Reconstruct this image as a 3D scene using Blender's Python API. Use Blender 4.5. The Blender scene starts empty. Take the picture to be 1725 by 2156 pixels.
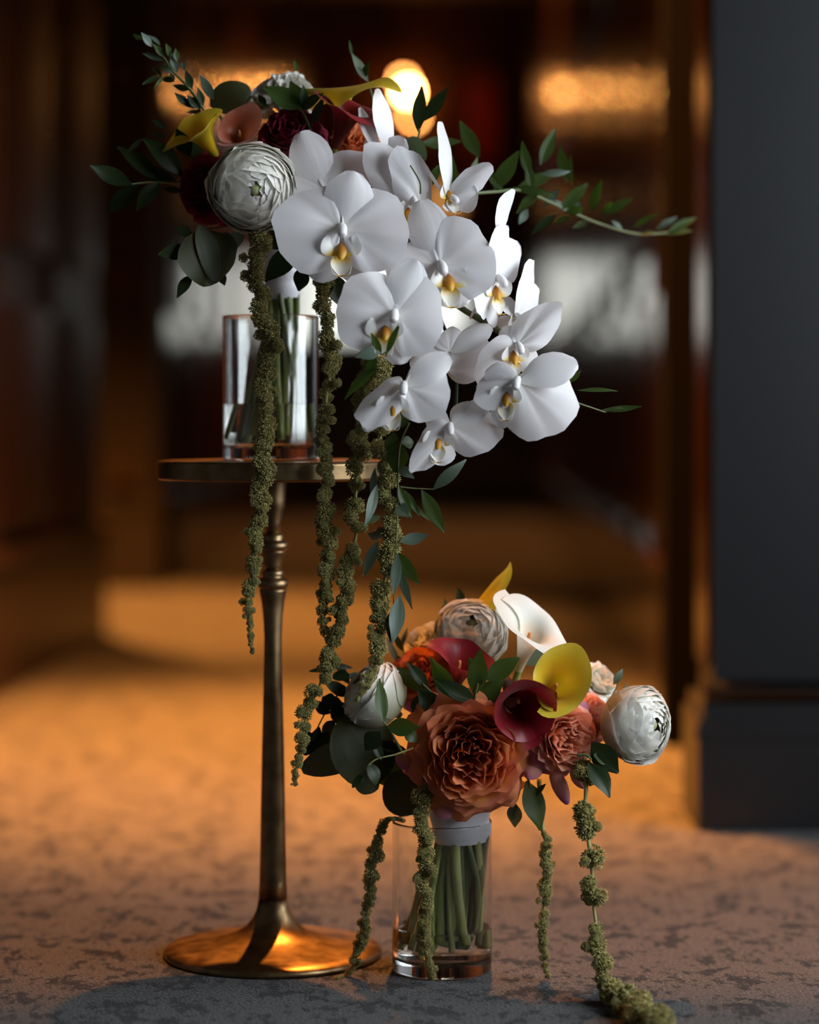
import bpy, math, random
from mathutils import Vector, Matrix, noise
R_ = random.Random(7)
scene = bpy.context.scene
COL = scene.collection

# ------------------------------------------------------------------ camera
F = 5090.0; CX = 862.5; HZ = 880.0; HC = 0.435      # focal length (px), principal column, horizon row, eye height
cam_d = bpy.data.cameras.new('camera')
cam = bpy.data.objects.new('camera', cam_d); COL.objects.link(cam)
cam.location = (0, 0, HC); cam.rotation_euler = (math.pi/2, 0, 0)
cam_d.sensor_fit = 'VERTICAL'; cam_d.sensor_height = 36.0; cam_d.sensor_width = 28.8
cam_d.lens = F/2156*36.0
cam_d.shift_y = -(1078-HZ)/2156
cam_d.clip_start = 0.05; cam_d.clip_end = 60
cam_d.dof.use_dof = True; cam_d.dof.focus_distance = 1.845; cam_d.dof.aperture_fstop = 2.3
scene.camera = cam

# ------------------------------------------------------------------ world, exposure
w = bpy.data.worlds.new('world'); scene.world = w; w.use_nodes = True
w.node_tree.nodes['Background'].inputs[0].default_value = (0.30, 0.36, 0.45, 1)
w.node_tree.nodes['Background'].inputs[1].default_value = 0.02
vs = scene.view_settings
vs.view_transform = 'Standard'; vs.look = 'None'; vs.gamma = 1.0; vs.use_curve_mapping = False
vs.exposure = 0.0
# light levels
DAYLIGHT = 10.8          # window at the right of the room
END_WINDOW = 1.5         # window at the end of the corridor
GLOBE = 300.0             # bulbs of the wall lamp at the end
WARM = (1.0, 0.34, 0.06)
SPOT_NEAR = 3000.0
SPOT_DOOR = 800.0
SPOT_SIDE = 2400.0
SPOT_FAR = 300.0

# ------------------------------------------------------------------ helpers
def P(px, py, Y):
    return Vector(((px-CX)/F*Y, Y, HC-(py-HZ)/F*Y))
def S(px, Y=1.86):
    return px/F*Y
def tag(o, label=None, cat=None, group=None, kind=None):
    if label: o['label'] = label
    if cat: o['category'] = cat
    if group: o['group'] = group
    if kind: o['kind'] = kind
    return o
def link(name, me, mat, parent=None):
    o = bpy.data.objects.new(name, me); COL.objects.link(o)
    if mat is not None and len(me.materials) == 0: me.materials.append(mat)
    if parent is not None:
        o.parent = parent
        o.matrix_parent_inverse = Matrix.Translation(-ORG[parent.name])
        ORG[o.name] = ORG[parent.name] if parent.type == 'EMPTY' else Vector((0, 0, 0))
    else:
        ORG[o.name] = Vector((0, 0, 0))
    return o
ORG = {}
def part(name, me, mat, parent):
    """child whose mesh is written in world space; the root empty sits at its own base"""
    o = bpy.data.objects.new(name, me); COL.objects.link(o)
    if mat is not None and len(me.materials) == 0: me.materials.append(mat)
    o.parent = parent
    root = parent
    if parent.type == 'EMPTY':
        o.matrix_parent_inverse = Matrix.Translation(parent.location).inverted()
    return o
def thing(name, loc, label, cat, group=None):
    o = bpy.data.objects.new(name, None); COL.objects.link(o); o.location = loc
    o.empty_display_size = 0.02
    return tag(o, label, cat, group)
def mesh(verts, faces, name='m', smooth=True, pc=None):
    me = bpy.data.meshes.new(name)
    me.from_pydata([tuple(v) for v in verts], [], faces)
    if smooth:
        me.polygons.foreach_set('use_smooth', [True]*len(me.polygons))
    if pc is not None:
        a = me.attributes.new('pc', 'FLOAT_COLOR', 'POINT')
        flat = []
        for c in pc: flat += [c[0], c[1], c[2], 1.0]
        a.data.foreach_set('color', flat)
    me.update()
    return me
def grid(rows, name='m', pc=None, closed=False):
    n = len(rows); m = len(rows[0])
    verts = [v for r in rows for v in r]
    faces = []
    for i in range(n-1):
        for j in range(m if closed else m-1):
            k = (j+1) % m
            faces.append((i*m+j, i*m+k, (i+1)*m+k, (i+1)*m+j))
    return mesh(verts, faces, name, True, [c for r in pc for c in r] if pc else None)
def bezpath(pts, n=10):
    """Catmull-Rom through points"""
    pts = [Vector(p) for p in pts]
    if len(pts) == 2: return [pts[0].lerp(pts[1], i/n) for i in range(n+1)]
    out = []
    for i in range(len(pts)-1):
        p0 = pts[max(i-1, 0)]; p1 = pts[i]; p2 = pts[i+1]; p3 = pts[min(i+2, len(pts)-1)]
        for k in range(n):
            t = k/n
            out.append(0.5*((2*p1)+(p2-p0)*t+(2*p0-5*p1+4*p2-p3)*t*t+(-p0+3*p1-3*p2+p3)*t**3))
    out.append(pts[-1]); return out
def tube_data(path, rad, seg=8, cap=True):
    n = len(path); verts = []; faces = []
    rf = rad if callable(rad) else (lambda t: rad)
    up = Vector((0.13, 0.31, 0.94))
    for i, p in enumerate(path):
        d = (path[min(i+1, n-1)]-path[max(i-1, 0)])
        d = d.normalized() if d.length > 1e-9 else Vector((0, 0, 1))
        a = d.cross(up)
        if a.length < 1e-3: a = d.cross(Vector((1, 0, 0)))
        a.normalize(); b = d.cross(a)
        r = rf(i/(n-1))
        for k in range(seg):
            q = 2*math.pi*k/seg
            verts.append(p+a*(r*math.cos(q))+b*(r*math.sin(q)))
    for i in range(n-1):
        for k in range(seg):
            l = (k+1) % seg
            faces.append((i*seg+k, i*seg+l, (i+1)*seg+l, (i+1)*seg+k))
    if cap:
        faces.append(tuple(range(seg-1, -1, -1))); faces.append(tuple((n-1)*seg+k for k in range(seg)))
    return verts, faces
def tube(path, rad, seg=8, name='tube'):
    v, f = tube_data(path, rad, seg); me = mesh(v, f, name, True, [(i/len(v), 0.5, 0.5) for i in range(len(v))]); return me
def lathe(profile, loc, seg=64, name='lathe', closed=False, smooth=True, sharp=False):
    verts = []; faces = []
    if sharp:      # holding rings beside the corners keep straight walls straight under smooth shading
        q = [profile[0]]
        for (r0, z0), (r1, z1) in zip(profile, profile[1:]):
            l = math.hypot(r1-r0, z1-z0)
            if l > 0.004:
                e = 0.0006/l; q += [(r0+(r1-r0)*e, z0+(z1-z0)*e), (r1+(r0-r1)*e, z1+(z0-z1)*e)]
            q.append((r1, z1))
        profile = q
    for r, z in profile:
        for k in range(seg):
            q = 2*math.pi*k/seg
            verts.append((loc[0]+r*math.cos(q), loc[1]+r*math.sin(q), loc[2]+z))
    n = len(profile)
    for i in range(n-1 if not closed else n):
        j = (i+1) % n
        for k in range(seg):
            l = (k+1) % seg
            faces.append((i*seg+k, i*seg+l, j*seg+l, j*seg+k))
    if not closed:
        faces.append(tuple(range(seg-1, -1, -1))); faces.append(tuple((n-1)*seg+k for k in range(seg)))
    return mesh(verts, faces, name, smooth)
def box(x0, x1, y0, y1, z0, z1, name='box', bev=0.0):
    v = [(x0,y0,z0),(x1,y0,z0),(x1,y1,z0),(x0,y1,z0),(x0,y0,z1),(x1,y0,z1),(x1,y1,z1),(x0,y1,z1)]
    f = [(0,3,2,1),(4,5,6,7),(0,1,5,4),(1,2,6,5),(2,3,7,6),(3,0,4,7)]
    return mesh(v, f, name, False)
def wbox(A, B, n, o0, o1, z0, z1, name='box', bulge=0.0):
    """box along the wall line A-B; n = outward normal, from offset o0 to o1; bulge makes a gently convex face"""
    A = Vector((A[0], A[1], 0)); B = Vector((B[0], B[1], 0)); n = Vector((n[0], n[1], 0)).normalized()
    k = 1 if bulge == 0 else 8
    v = []; f = []
    for i in range(k+1):
        t = i/k; p = A.lerp(B, t); o = o1+bulge*(1-(2*t-1)**2)
        for z in (z0, z1):
            v.append(p+n*o0+Vector((0, 0, z))); v.append(p+n*o+Vector((0, 0, z)))
    for i in range(k):
        a = i*4; b = a+4
        f += [(a+1, b+1, b+3, a+3), (a, a+2, b+2, b), (a+2, a+3, b+3, b+2), (a, b, b+1, a+1)]
    f += [(0, 1, 3, 2), (k*4, k*4+2, k*4+3, k*4+1)]
    me = mesh(v, f, name, False)
    return me

# ------------------------------------------------------------------ materials
def newmat(name):
    m = bpy.data.materials.new(name); m.use_nodes = True
    nt = m.node_tree; b = nt.nodes['Principled BSDF']; return m, nt, b
def N(nt, t, **kw):
    n = nt.nodes.new(t)
    for k, v in kw.items(): setattr(n, k, v)
    return n
def ramp(nt, stops):
    r = N(nt, 'ShaderNodeValToRGB'); e = r.color_ramp.elements
    e[0].position, e[0].color = stops[0][0], (*stops[0][1], 1)
    e[1].position, e[1].color = stops[-1][0], (*stops[-1][1], 1)
    for p, c in stops[1:-1]:
        x = e.new(p); x.color = (*c, 1)
    return r
def plain(name, col, rough=0.5, metal=0.0, coat=0.0, noise_amt=0.0, scale=30, bump=0.0, spec=0.5):
    m, nt, b = newmat(name)
    b.inputs['Base Color'].default_value = (*col, 1); b.inputs['Roughness'].default_value = rough
    b.inputs['Metallic'].default_value = metal; b.inputs['Coat Weight'].default_value = coat
    b.inputs['Coat Roughness'].default_value = 0.12; b.inputs['Specular IOR Level'].default_value = spec
    if noise_amt or bump:
        tc = N(nt, 'ShaderNodeTexCoord'); no = N(nt, 'ShaderNodeTexNoise')
        no.inputs['Scale'].default_value = scale; no.inputs['Detail'].default_value = 6
        nt.links.new(tc.outputs['Object'], no.inputs['Vector'])
        if noise_amt:
            r = ramp(nt, [(0.3, tuple(c*(1-noise_amt) for c in col)), (0.7, tuple(min(1, c*(1+noise_amt)) for c in col))])
            nt.links.new(no.outputs['Fac'], r.inputs['Fac']); nt.links.new(r.outputs['Color'], b.inputs['Base Color'])
        if bump:
            bm = N(nt, 'ShaderNodeBump'); bm.inputs['Strength'].default_value = bump; bm.inputs['Distance'].default_value = 0.002
            nt.links.new(no.outputs['Fac'], bm.inputs['Height']); nt.links.new(bm.outputs['Normal'], b.inputs['Normal'])
    return m
def petal_mat(name, stops, trans=0.3, rough=0.5, vein=0.0, edge=None, tcol=None, spec=0.3, vscale=1.0):
    """stops: colour from base (u=0) to tip (u=1); edge: colour of the rim; trans: share of light let through"""
    m, nt, b = newmat(name)
    at = N(nt, 'ShaderNodeAttribute', attribute_name='pc'); sp = N(nt, 'ShaderNodeSeparateColor')
    nt.links.new(at.outputs['Color'], sp.inputs['Color'])
    r = ramp(nt, stops); nt.links.new(sp.outputs['Red'], r.inputs['Fac'])
    col = r.outputs['Color']
    tc = N(nt, 'ShaderNodeTexCoord')
    no = N(nt, 'ShaderNodeTexNoise'); no.inputs['Scale'].default_value = 45; no.inputs['Detail'].default_value = 4
    nt.links.new(tc.outputs['Object'], no.inputs['Vector'])
    if edge is not None:
        mr = N(nt, 'ShaderNodeMapRange'); mr.inputs['From Min'].default_value = 0.72; mr.inputs['From Max'].default_value = 1.02
        ad = N(nt, 'ShaderNodeMath', operation='MULTIPLY_ADD'); ad.inputs[1].default_value = 0.5; ad.inputs[2].default_value = -0.25
        nt.links.new(no.outputs['Fac'], ad.inputs[0])
        su = N(nt, 'ShaderNodeMath', operation='ADD'); nt.links.new(sp.outputs['Red'], su.inputs[0]); nt.links.new(ad.outputs[0], su.inputs[1])
        nt.links.new(su.outputs[0], mr.inputs['Value'])
        mx = N(nt, 'ShaderNodeMix', data_type='RGBA'); mx.inputs['B'].default_value = (*edge, 1)
        nt.links.new(mr.outputs['Result'], mx.inputs['Factor']); nt.links.new(col, mx.inputs['A']); col = mx.outputs['Result']
    # value variation per petal
    hv = N(nt, 'ShaderNodeHueSaturation')
    mv = N(nt, 'ShaderNodeMapRange'); mv.inputs['To Min'].default_value = 0.84; mv.inputs['To Max'].default_value = 1.12
    nt.links.new(sp.outputs['Blue'], mv.inputs['Value']); nt.links.new(mv.outputs['Result'], hv.inputs['Value'])
    nt.links.new(col, hv.inputs['Color']); col = hv.outputs['Color']
    nt.links.new(col, b.inputs['Base Color']); b.inputs['Roughness'].default_value = rough
    b.inputs['Specular IOR Level'].default_value = spec
    b.inputs['Sheen Weight'].default_value = 0.1
    bm = N(nt, 'ShaderNodeBump'); bm.inputs['Strength'].default_value = 0.25; bm.inputs['Distance'].default_value = 0.0006
    if vein:
        cb = N(nt, 'ShaderNodeCombineXYZ'); nt.links.new(sp.outputs['Green'], cb.inputs['X']); nt.links.new(sp.outputs['Red'], cb.inputs['Y'])
        mp = N(nt, 'ShaderNodeMapping'); mp.inputs['Scale'].default_value = (vein, 1.3, 1)
        nt.links.new(cb.outputs[0], mp.inputs['Vector'])
        n2 = N(nt, 'ShaderNodeTexNoise'); n2.inputs['Scale'].default_value = 1.0; n2.inputs['Detail'].default_value = 3
        nt.links.new(mp.outputs['Vector'], n2.inputs['Vector']); nt.links.new(n2.outputs['Fac'], bm.inputs['Height'])
        bm.inputs['Strength'].default_value = 0.5
    else:
        nt.links.new(no.outputs['Fac'], bm.inputs['Height'])
    nt.links.new(bm.outputs['Normal'], b.inputs['Normal'])
    tr = N(nt, 'ShaderNodeBsdfTranslucent')
    if tcol: tr.inputs['Color'].default_value = (*tcol, 1)
    else: nt.links.new(col, tr.inputs['Color'])
    mi = N(nt, 'ShaderNodeMixShader'); mi.inputs['Fac'].default_value = trans
    nt.links.new(b.outputs[0], mi.inputs[1]); nt.links.new(tr.outputs[0], mi.inputs[2])
    nt.links.new(mi.outputs[0], nt.nodes['Material Output'].inputs['Surface'])
    return m
def emit(name, col, strength):
    m, nt, b = newmat(name)
    b.inputs['Base Color'].default_value = (0.8, 0.8, 0.8, 1)
    b.inputs['Emission Color'].default_value = (*col, 1); b.inputs['Emission Strength'].default_value = strength
    return m

M = {}
M['orchid'] = petal_mat('orchid_white', [(0, (0.86, 0.85, 0.80)), (0.25, (0.88, 0.87, 0.88)), (1, (0.88, 0.87, 0.89))], 0.24, 0.5, vein=9, spec=0.25)
M['orchid_lip'] = petal_mat('orchid_lip', [(0, (0.60, 0.26, 0.02)), (0.25, (0.80, 0.52, 0.06)), (0.5, (0.88, 0.84, 0.7)), (1, (0.9, 0.9, 0.88))], 0.25, 0.4)
M['orchid_lobe'] = petal_mat('orchid_lobe', [(0, (0.72, 0.40, 0.03)), (0.22, (0.82, 0.60, 0.12)), (0.42, (0.88, 0.87, 0.82)), (1, (0.9, 0.9, 0.9))], 0.25, 0.4)
M['orchid_callus'] = petal_mat('orchid_callus', [(0, (0.30, 0.09, 0.015)), (0.6, (0.52, 0.22, 0.015)), (1, (0.75, 0.45, 0.05))], 0.15, 0.4)
M['orchid_column'] = petal_mat('orchid_column', [(0, (0.88, 0.87, 0.85)), (1, (0.88, 0.86, 0.88))], 0.15, 0.4)
M['ranunculus'] = petal_mat('ranunculus_white', [(0, (0.50, 0.54, 0.30)), (0.55, (0.58, 0.56, 0.40)), (0.86, (0.76, 0.73, 0.62)), (1, (0.95, 0.94, 0.90))], 0.30, 0.5, vein=14)  # rims paled, middle darkened to paint light through thin edges; green base is pigment
M['rose_orange'] = petal_mat('rose_orange', [(0, (0.78, 0.38, 0.04)), (0.5, (0.80, 0.33, 0.055)), (1, (0.80, 0.31, 0.08))], 0.30, 0.6, vein=8, edge=(0.76, 0.24, 0.13))
M['rose_peach'] = petal_mat('rose_peach', [(0, (0.90, 0.38, 0.08)), (0.5, (0.90, 0.40, 0.15)), (1, (0.90, 0.45, 0.25))], 0.30, 0.6, vein=8, edge=(0.86, 0.42, 0.33))
M['rose_pink'] = petal_mat('rose_pink', [(0, (0.66, 0.30, 0.18)), (1, (0.56, 0.22, 0.26))], 0.30, 0.6, vein=8, edge=(0.50, 0.17, 0.30))
M['burgundy'] = petal_mat('burgundy', [(0, (0.10, 0.002, 0.01)), (0.6, (0.16, 0.004, 0.02)), (1, (0.24, 0.008, 0.04))], 0.22, 0.65, vein=6, spec=0.2)
M['calla_yellow'] = petal_mat('calla_yellow', [(0, (0.30, 0.30, 0.03)), (0.4, (0.72, 0.46, 0.01)), (0.85, (0.80, 0.56, 0.02)), (1, (0.72, 0.56, 0.05))], 0.35, 0.4, vein=20)
M['calla_gold'] = petal_mat('calla_gold', [(0, (0.60, 0.36, 0.02)), (0.6, (0.85, 0.47, 0.015)), (1, (0.72, 0.48, 0.04))], 0.4, 0.4, vein=20)
M['calla_white'] = petal_mat('calla_white', [(0, (0.66, 0.72, 0.40)), (0.3, (0.76, 0.76, 0.62)), (1, (0.78, 0.78, 0.72))], 0.30, 0.45, vein=20)
M['calla_red'] = petal_mat('calla_red', [(0, (0.16, 0.03, 0.015)), (0.4, (0.10, 0.002, 0.004)), (0.8, (0.15, 0.003, 0.007)), (1, (0.24, 0.010, 0.018))], 0.25, 0.35, vein=20)
M['calla_orange'] = petal_mat('calla_orange', [(0, (0.40, 0.27, 0.03)), (0.3, (0.32, 0.08, 0.02)), (0.8, (0.42, 0.10, 0.045)), (1, (0.58, 0.20, 0.13))], 0.3, 0.4, vein=20)
M['calla_pink'] = petal_mat('calla_pink', [(0, (0.12, 0.01, 0.01)), (0.4, (0.20, 0.010, 0.012)), (1, (0.31, 0.020, 0.032))], 0.28, 0.4, vein=20)
M['spadix'] = plain('spadix', (0.55, 0.22, 0.06), 0.7, bump=0.6, scale=600)
M['leaf'] = petal_mat('leaf_green', [(0, (0.022, 0.044, 0.006)), (1, (0.034, 0.066, 0.008))], 0.22, 0.40, vein=6, tcol=(0.10, 0.20, 0.015), spec=0.28)
M['leaf_dark'] = petal_mat('leaf_dark', [(0, (0.008, 0.019, 0.004)), (1, (0.013, 0.028, 0.005))], 0.12, 0.42, vein=6, tcol=(0.05, 0.10, 0.012), spec=0.22)
M['leaf_pale'] = petal_mat('leaf_pale', [(0, (0.06, 0.095, 0.06)), (1, (0.12, 0.17, 0.135))], 0.2, 0.4, vein=6, tcol=(0.12, 0.2, 0.08), spec=0.5)
M['leaf_olive'] = petal_mat('leaf_olive', [(0, (0.035, 0.040, 0.012)), (1, (0.045, 0.055, 0.016))], 0.2, 0.5, vein=7, tcol=(0.12, 0.16, 0.03), spec=0.35)
M['leaf_sage'] = petal_mat('leaf_sage', [(0, (0.07, 0.085, 0.045)), (1, (0.09, 0.11, 0.065))], 0.2, 0.5, vein=7, tcol=(0.12, 0.16, 0.05), spec=0.35)
M['stem'] = petal_mat('stem_green', [(0, (0.20, 0.26, 0.06)), (1, (0.32, 0.36, 0.11))], 0.0, 0.4, spec=0.4)
M['stem_dark'] = petal_mat('stem_dark', [(0, (0.07, 0.10, 0.03)), (1, (0.11, 0.13, 0.04))], 0.0, 0.45, spec=0.4)
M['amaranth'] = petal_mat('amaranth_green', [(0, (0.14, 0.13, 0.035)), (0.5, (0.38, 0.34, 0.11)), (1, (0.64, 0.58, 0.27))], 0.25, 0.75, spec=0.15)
M['amaranth_stem'] = petal_mat('amaranth_stem', [(0, (0.36, 0.36, 0.12)), (1, (0.36, 0.36, 0.12))], 0.1, 0.5)
M['ribbon'] = plain('white_satin', (0.72, 0.72, 0.76), 0.35, noise_amt=0.03, scale=60, bump=0.2)
M['heart'] = plain('green_heart', (0.32, 0.34, 0.16), 0.6)
M['brass'] = None
M['wood'] = None

def brass():
    m, nt, b = newmat('antique_brass')
    tc = N(nt, 'ShaderNodeTexCoord'); no = N(nt, 'ShaderNodeTexNoise'); no.inputs['Scale'].default_value = 60; no.inputs['Detail'].default_value = 8
    nt.links.new(tc.outputs['Object'], no.inputs['Vector'])
    r = ramp(nt, [(0.3, (0.16, 0.10, 0.045)), (0.65, (0.31, 0.215, 0.11))])
    nt.links.new(no.outputs['Fac'], r.inputs['Fac']); nt.links.new(r.outputs['Color'], b.inputs['Base Color'])
    rr = N(nt, 'ShaderNodeMapRange'); rr.inputs['To Min'].default_value = 0.30; rr.inputs['To Max'].default_value = 0.48
    nt.links.new(no.outputs['Fac'], rr.inputs['Value']); nt.links.new(rr.outputs['Result'], b.inputs['Roughness'])
    b.inputs['Metallic'].default_value = 1.0
    bm = N(nt, 'ShaderNodeBump'); bm.inputs['Strength'].default_value = 0.08; bm.inputs['Distance'].default_value = 0.001
    nt.links.new(no.outputs['Fac'], bm.inputs['Height']); nt.links.new(bm.outputs['Normal'], b.inputs['Normal'])
    return m
M['brass'] = brass()
def wood(name, c0, c1, rough=0.22, coat=0.5):
    m, nt, b = newmat(name)
    tc = N(nt, 'ShaderNodeTexCoord'); mp = N(nt, 'ShaderNodeMapping'); mp.inputs['Scale'].default_value = (14, 14, 1.2)
    no = N(nt, 'ShaderNodeTexNoise'); no.inputs['Scale'].default_value = 2.5; no.inputs['Detail'].default_value = 8
    nt.links.new(tc.outputs['Object'], mp.inputs['Vector']); nt.links.new(mp.outputs['Vector'], no.inputs['Vector'])
    r = ramp(nt, [(0.3, c0), (0.7, c1)])
    nt.links.new(no.outputs['Fac'], r.inputs['Fac']); nt.links.new(r.outputs['Color'], b.inputs['Base Color'])
    b.inputs['Roughness'].default_value = rough
    b.inputs['Coat Weight'].default_value = coat; b.inputs['Coat Roughness'].default_value = 0.1
    bm = N(nt, 'ShaderNodeBump'); bm.inputs['Strength'].default_value = 0.012; bm.inputs['Distance'].default_value = 0.001
    nt.links.new(no.outputs['Fac'], bm.inputs['Height']); nt.links.new(bm.outputs['Normal'], b.inputs['Normal'])
    return m
M['wood'] = wood('dark_mahogany', (0.018, 0.007, 0.004), (0.045, 0.016, 0.008))
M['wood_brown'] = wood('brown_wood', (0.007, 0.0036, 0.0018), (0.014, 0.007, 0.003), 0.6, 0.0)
M['black'] = plain('black_lacquer', (0.002, 0.0018, 0.0018), 0.8, spec=0.05)
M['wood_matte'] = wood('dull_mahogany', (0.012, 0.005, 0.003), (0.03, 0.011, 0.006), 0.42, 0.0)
M['grey_paint'] = plain('grey_paint', (0.0080, 0.0088, 0.0102), 0.32, noise_amt=0.04, scale=8, bump=0.05)
M['dark_plaster'] = plain('dark_plaster', (0.10, 0.075, 0.05), 0.8, noise_amt=0.1, scale=3)
M['room_plaster'] = plain('room_plaster', (0.16, 0.15, 0.145), 0.8, noise_amt=0.1, scale=3)
M['red'] = plain('dark_red_canvas', (0.22, 0.012, 0.010), 0.5, noise_amt=0.3, scale=5)
M['bronze'] = plain('dark_bronze', (0.10, 0.06, 0.03), 0.4, metal=0.8)
M['globe'] = emit('lit_globe', (1.0, 0.38, 0.09), GLOBE)
M['globe_dim'] = emit('lit_globe_dim', (1.0, 0.38, 0.09), GLOBE*0.16)
M['shade'] = emit('amber_shade', (1.0, 0.42, 0.11), 1.3)
M['day_pane'] = emit('daylight_pane', (0.86, 0.93, 1.0), DAYLIGHT)
M['end_pane'] = emit('end_daylight_pane', (0.93, 0.96, 0.88), END_WINDOW)
def carpet():
    m, nt, b = newmat('carpet')
    tc = N(nt, 'ShaderNodeTexCoord')
    base = N(nt, 'ShaderNodeTexNoise'); base.inputs['Scale'].default_value = 420; base.inputs['Detail'].default_value = 4
    nt.links.new(tc.outputs['Object'], base.inputs['Vector'])
    r1 = ramp(nt, [(0.38, (0.024, 0.023, 0.0225)), (0.62, (0.098, 0.094, 0.091))])
    nt.links.new(base.outputs['Fac'], r1.inputs['Fac'])
    # dark flecks, irregular, in two sizes
    mp = N(nt, 'ShaderNodeMapping'); mp.inputs['Rotation'].default_value = (0, 0, 0.25); mp.inputs['Scale'].default_value = (1.0, 0.55, 1)
    nt.links.new(tc.outputs['Object'], mp.inputs['Vector'])
    wn = N(nt, 'ShaderNodeTexNoise'); wn.inputs['Scale'].default_value = 105; wn.inputs['Detail'].default_value = 7; wn.inputs['Roughness'].default_value = 0.7
    nt.links.new(mp.outputs['Vector'], wn.inputs['Vector'])
    big = N(nt, 'ShaderNodeTexNoise'); big.inputs['Scale'].default_value = 26; big.inputs['Detail'].default_value = 2
    nt.links.new(tc.outputs['Object'], big.inputs['Vector'])
    ad = N(nt, 'ShaderNodeMath', operation='MULTIPLY_ADD'); ad.inputs[1].default_value = 0.55
    nt.links.new(big.outputs['Fac'], ad.inputs[0]); nt.links.new(wn.outputs['Fac'], ad.inputs[2])
    r2 = ramp(nt, [(0.805, (0, 0, 0)), (0.835, (1, 1, 1))]); nt.links.new(ad.outputs[0], r2.inputs['Fac'])
    mx = N(nt, 'ShaderNodeMix', data_type='RGBA'); mx.inputs['B'].default_value = (0.003, 0.0028, 0.003, 1)
    nt.links.new(r2.outputs['Color'], mx.inputs['Factor']); nt.links.new(r1.outputs['Color'], mx.inputs['A'])
    nt.links.new(mx.outputs['Result'], b.inputs['Base Color'])
    b.inputs['Roughness'].default_value = 0.95; b.inputs['Specular IOR Level'].default_value = 0.1
    b.inputs['Sheen Weight'].default_value = 0.15
    bm = N(nt, 'ShaderNodeBump'); bm.inputs['Strength'].default_value = 1.0; bm.inputs['Distance'].default_value = 0.004
    nt.links.new(base.outputs['Fac'], bm.inputs['Height']); nt.links.new(bm.outputs['Normal'], b.inputs['Normal'])
    return m
M['carpet'] = carpet()
def glass(name, ior, col=(1, 1, 1), rough=0.0):
    m, nt, b = newmat(name)
    b.inputs['Base Color'].default_value = (*col, 1); b.inputs['Roughness'].default_value = rough
    b.inputs['IOR'].default_value = ior; b.inputs['Transmission Weight'].default_value = 1.0
    return m
M['glass'] = glass('clear_glass', 1.46, (0.97, 0.985, 0.98))
M['water'] = glass('water', 1.333, (0.97, 0.99, 0.95))

# ------------------------------------------------------------------ the setting
def struct(name, me, mat, parent=None):
    if parent is None:
        o = link(name, me, mat); o['kind'] = 'structure'; return o
    return part(name, me, mat, parent)
ZC = 2.55
floor = struct('floor', box(-2.2, 2.2, -1.8, 12.3, -0.05, 0.0), M['carpet'])
ceiling = struct('ceiling', box(-2.2, 2.2, -1.8, 12.3, ZC, ZC+0.08), M['dark_plaster'])
# room behind and beside the camera
struct('wall_back', box(-2.2, 2.0, -1.8, -1.7, 0, ZC), M['room_plaster'])
struct('wall_left', box(-2.2, -2.1, -1.7, 12.2, 0, ZC), M['room_plaster'])
WR = 1.30; WY0, WY1, WZ0, WZ1 = 0.50, 2.15, 0.35, 1.50          # window in the right wall of the room
wr = struct('wall_right', box(WR, WR+0.12, -1.7, WY0, 0, ZC), M['room_plaster'])
struct('wall_pier', box(WR, WR+0.12, WY1, 2.62, 0, ZC), M['room_plaster'], wr)
struct('wall_below_window', box(WR, WR+0.12, WY0, WY1, 0, WZ0), M['room_plaster'], wr)
struct('wall_above_window', box(WR, WR+0.12, WY0, WY1, WZ1, ZC), M['room_plaster'], wr)
win = struct('window_1', box(WR+0.02, WR+0.10, WY0, WY0+0.06, WZ0, WZ1), M['grey_paint'])
struct('window_frame', box(WR+0.02, WR+0.10, WY1-0.06, WY1, WZ0, WZ1), M['grey_paint'], win)
struct('window_frame', box(WR+0.02, WR+0.10, WY0+0.06, WY1-0.06, WZ0, WZ0+0.06), M['grey_paint'], win)
struct('window_frame', box(WR+0.02, WR+0.10, WY0+0.06, WY1-0.06, WZ1-0.06, WZ1), M['grey_paint'], win)
struct('mullion', box(WR+0.03, WR+0.08, (WY0+WY1)/2-0.02, (WY0+WY1)/2+0.02, WZ0+0.06, WZ1-0.06), M['grey_paint'], win)
for a, b_ in ((WY0+0.06, (WY0+WY1)/2-0.02), ((WY0+WY1)/2+0.02, WY1-0.06)):
    struct('pane', box(WR+0.05, WR+0.06, a, b_, WZ0+0.06, WZ1-0.06), M['day_pane'], win)
# grey wall at the right of the doorway with its baseboard
YG = 2.56; XG = 0.322
wg = struct('wall_doorway', box(XG, WR, YG, YG+0.13, 0, ZC), M['grey_paint'])
bb = struct('baseboard_right', box(XG-0.018, WR, YG-0.018, YG+0.132, 0.0, 0.118), M['grey_paint'])
struct('cap_moulding', box(XG-0.012, WR, YG-0.012, YG+0.131, 0.118, 0.134), M['grey_paint'], bb)
v, f = tube_data([Vector((XG-0.010, YG-0.006, 0.146)), Vector((WR, YG-0.006, 0.146))], 0.012, 12)
struct('bead_moulding', mesh(v, f), M['grey_paint'], bb)
struct('shadow_bead', box(XG-0.021, WR, YG-0.021, YG, 0.098, 0.108), M['grey_paint'], bb)
struct('wall_doorway_left', box(-2.1, -0.95, YG, YG+0.13, 0, ZC), M['grey_paint'])
struct('door_casing', box(XG-0.004, XG, YG+0.018, YG+0.13, 0.17, 1.95), M['wood'], wg)
struct('lintel', box(-0.95, XG, YG, YG+0.13, 1.965, ZC), M['grey_paint'], wg)
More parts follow.
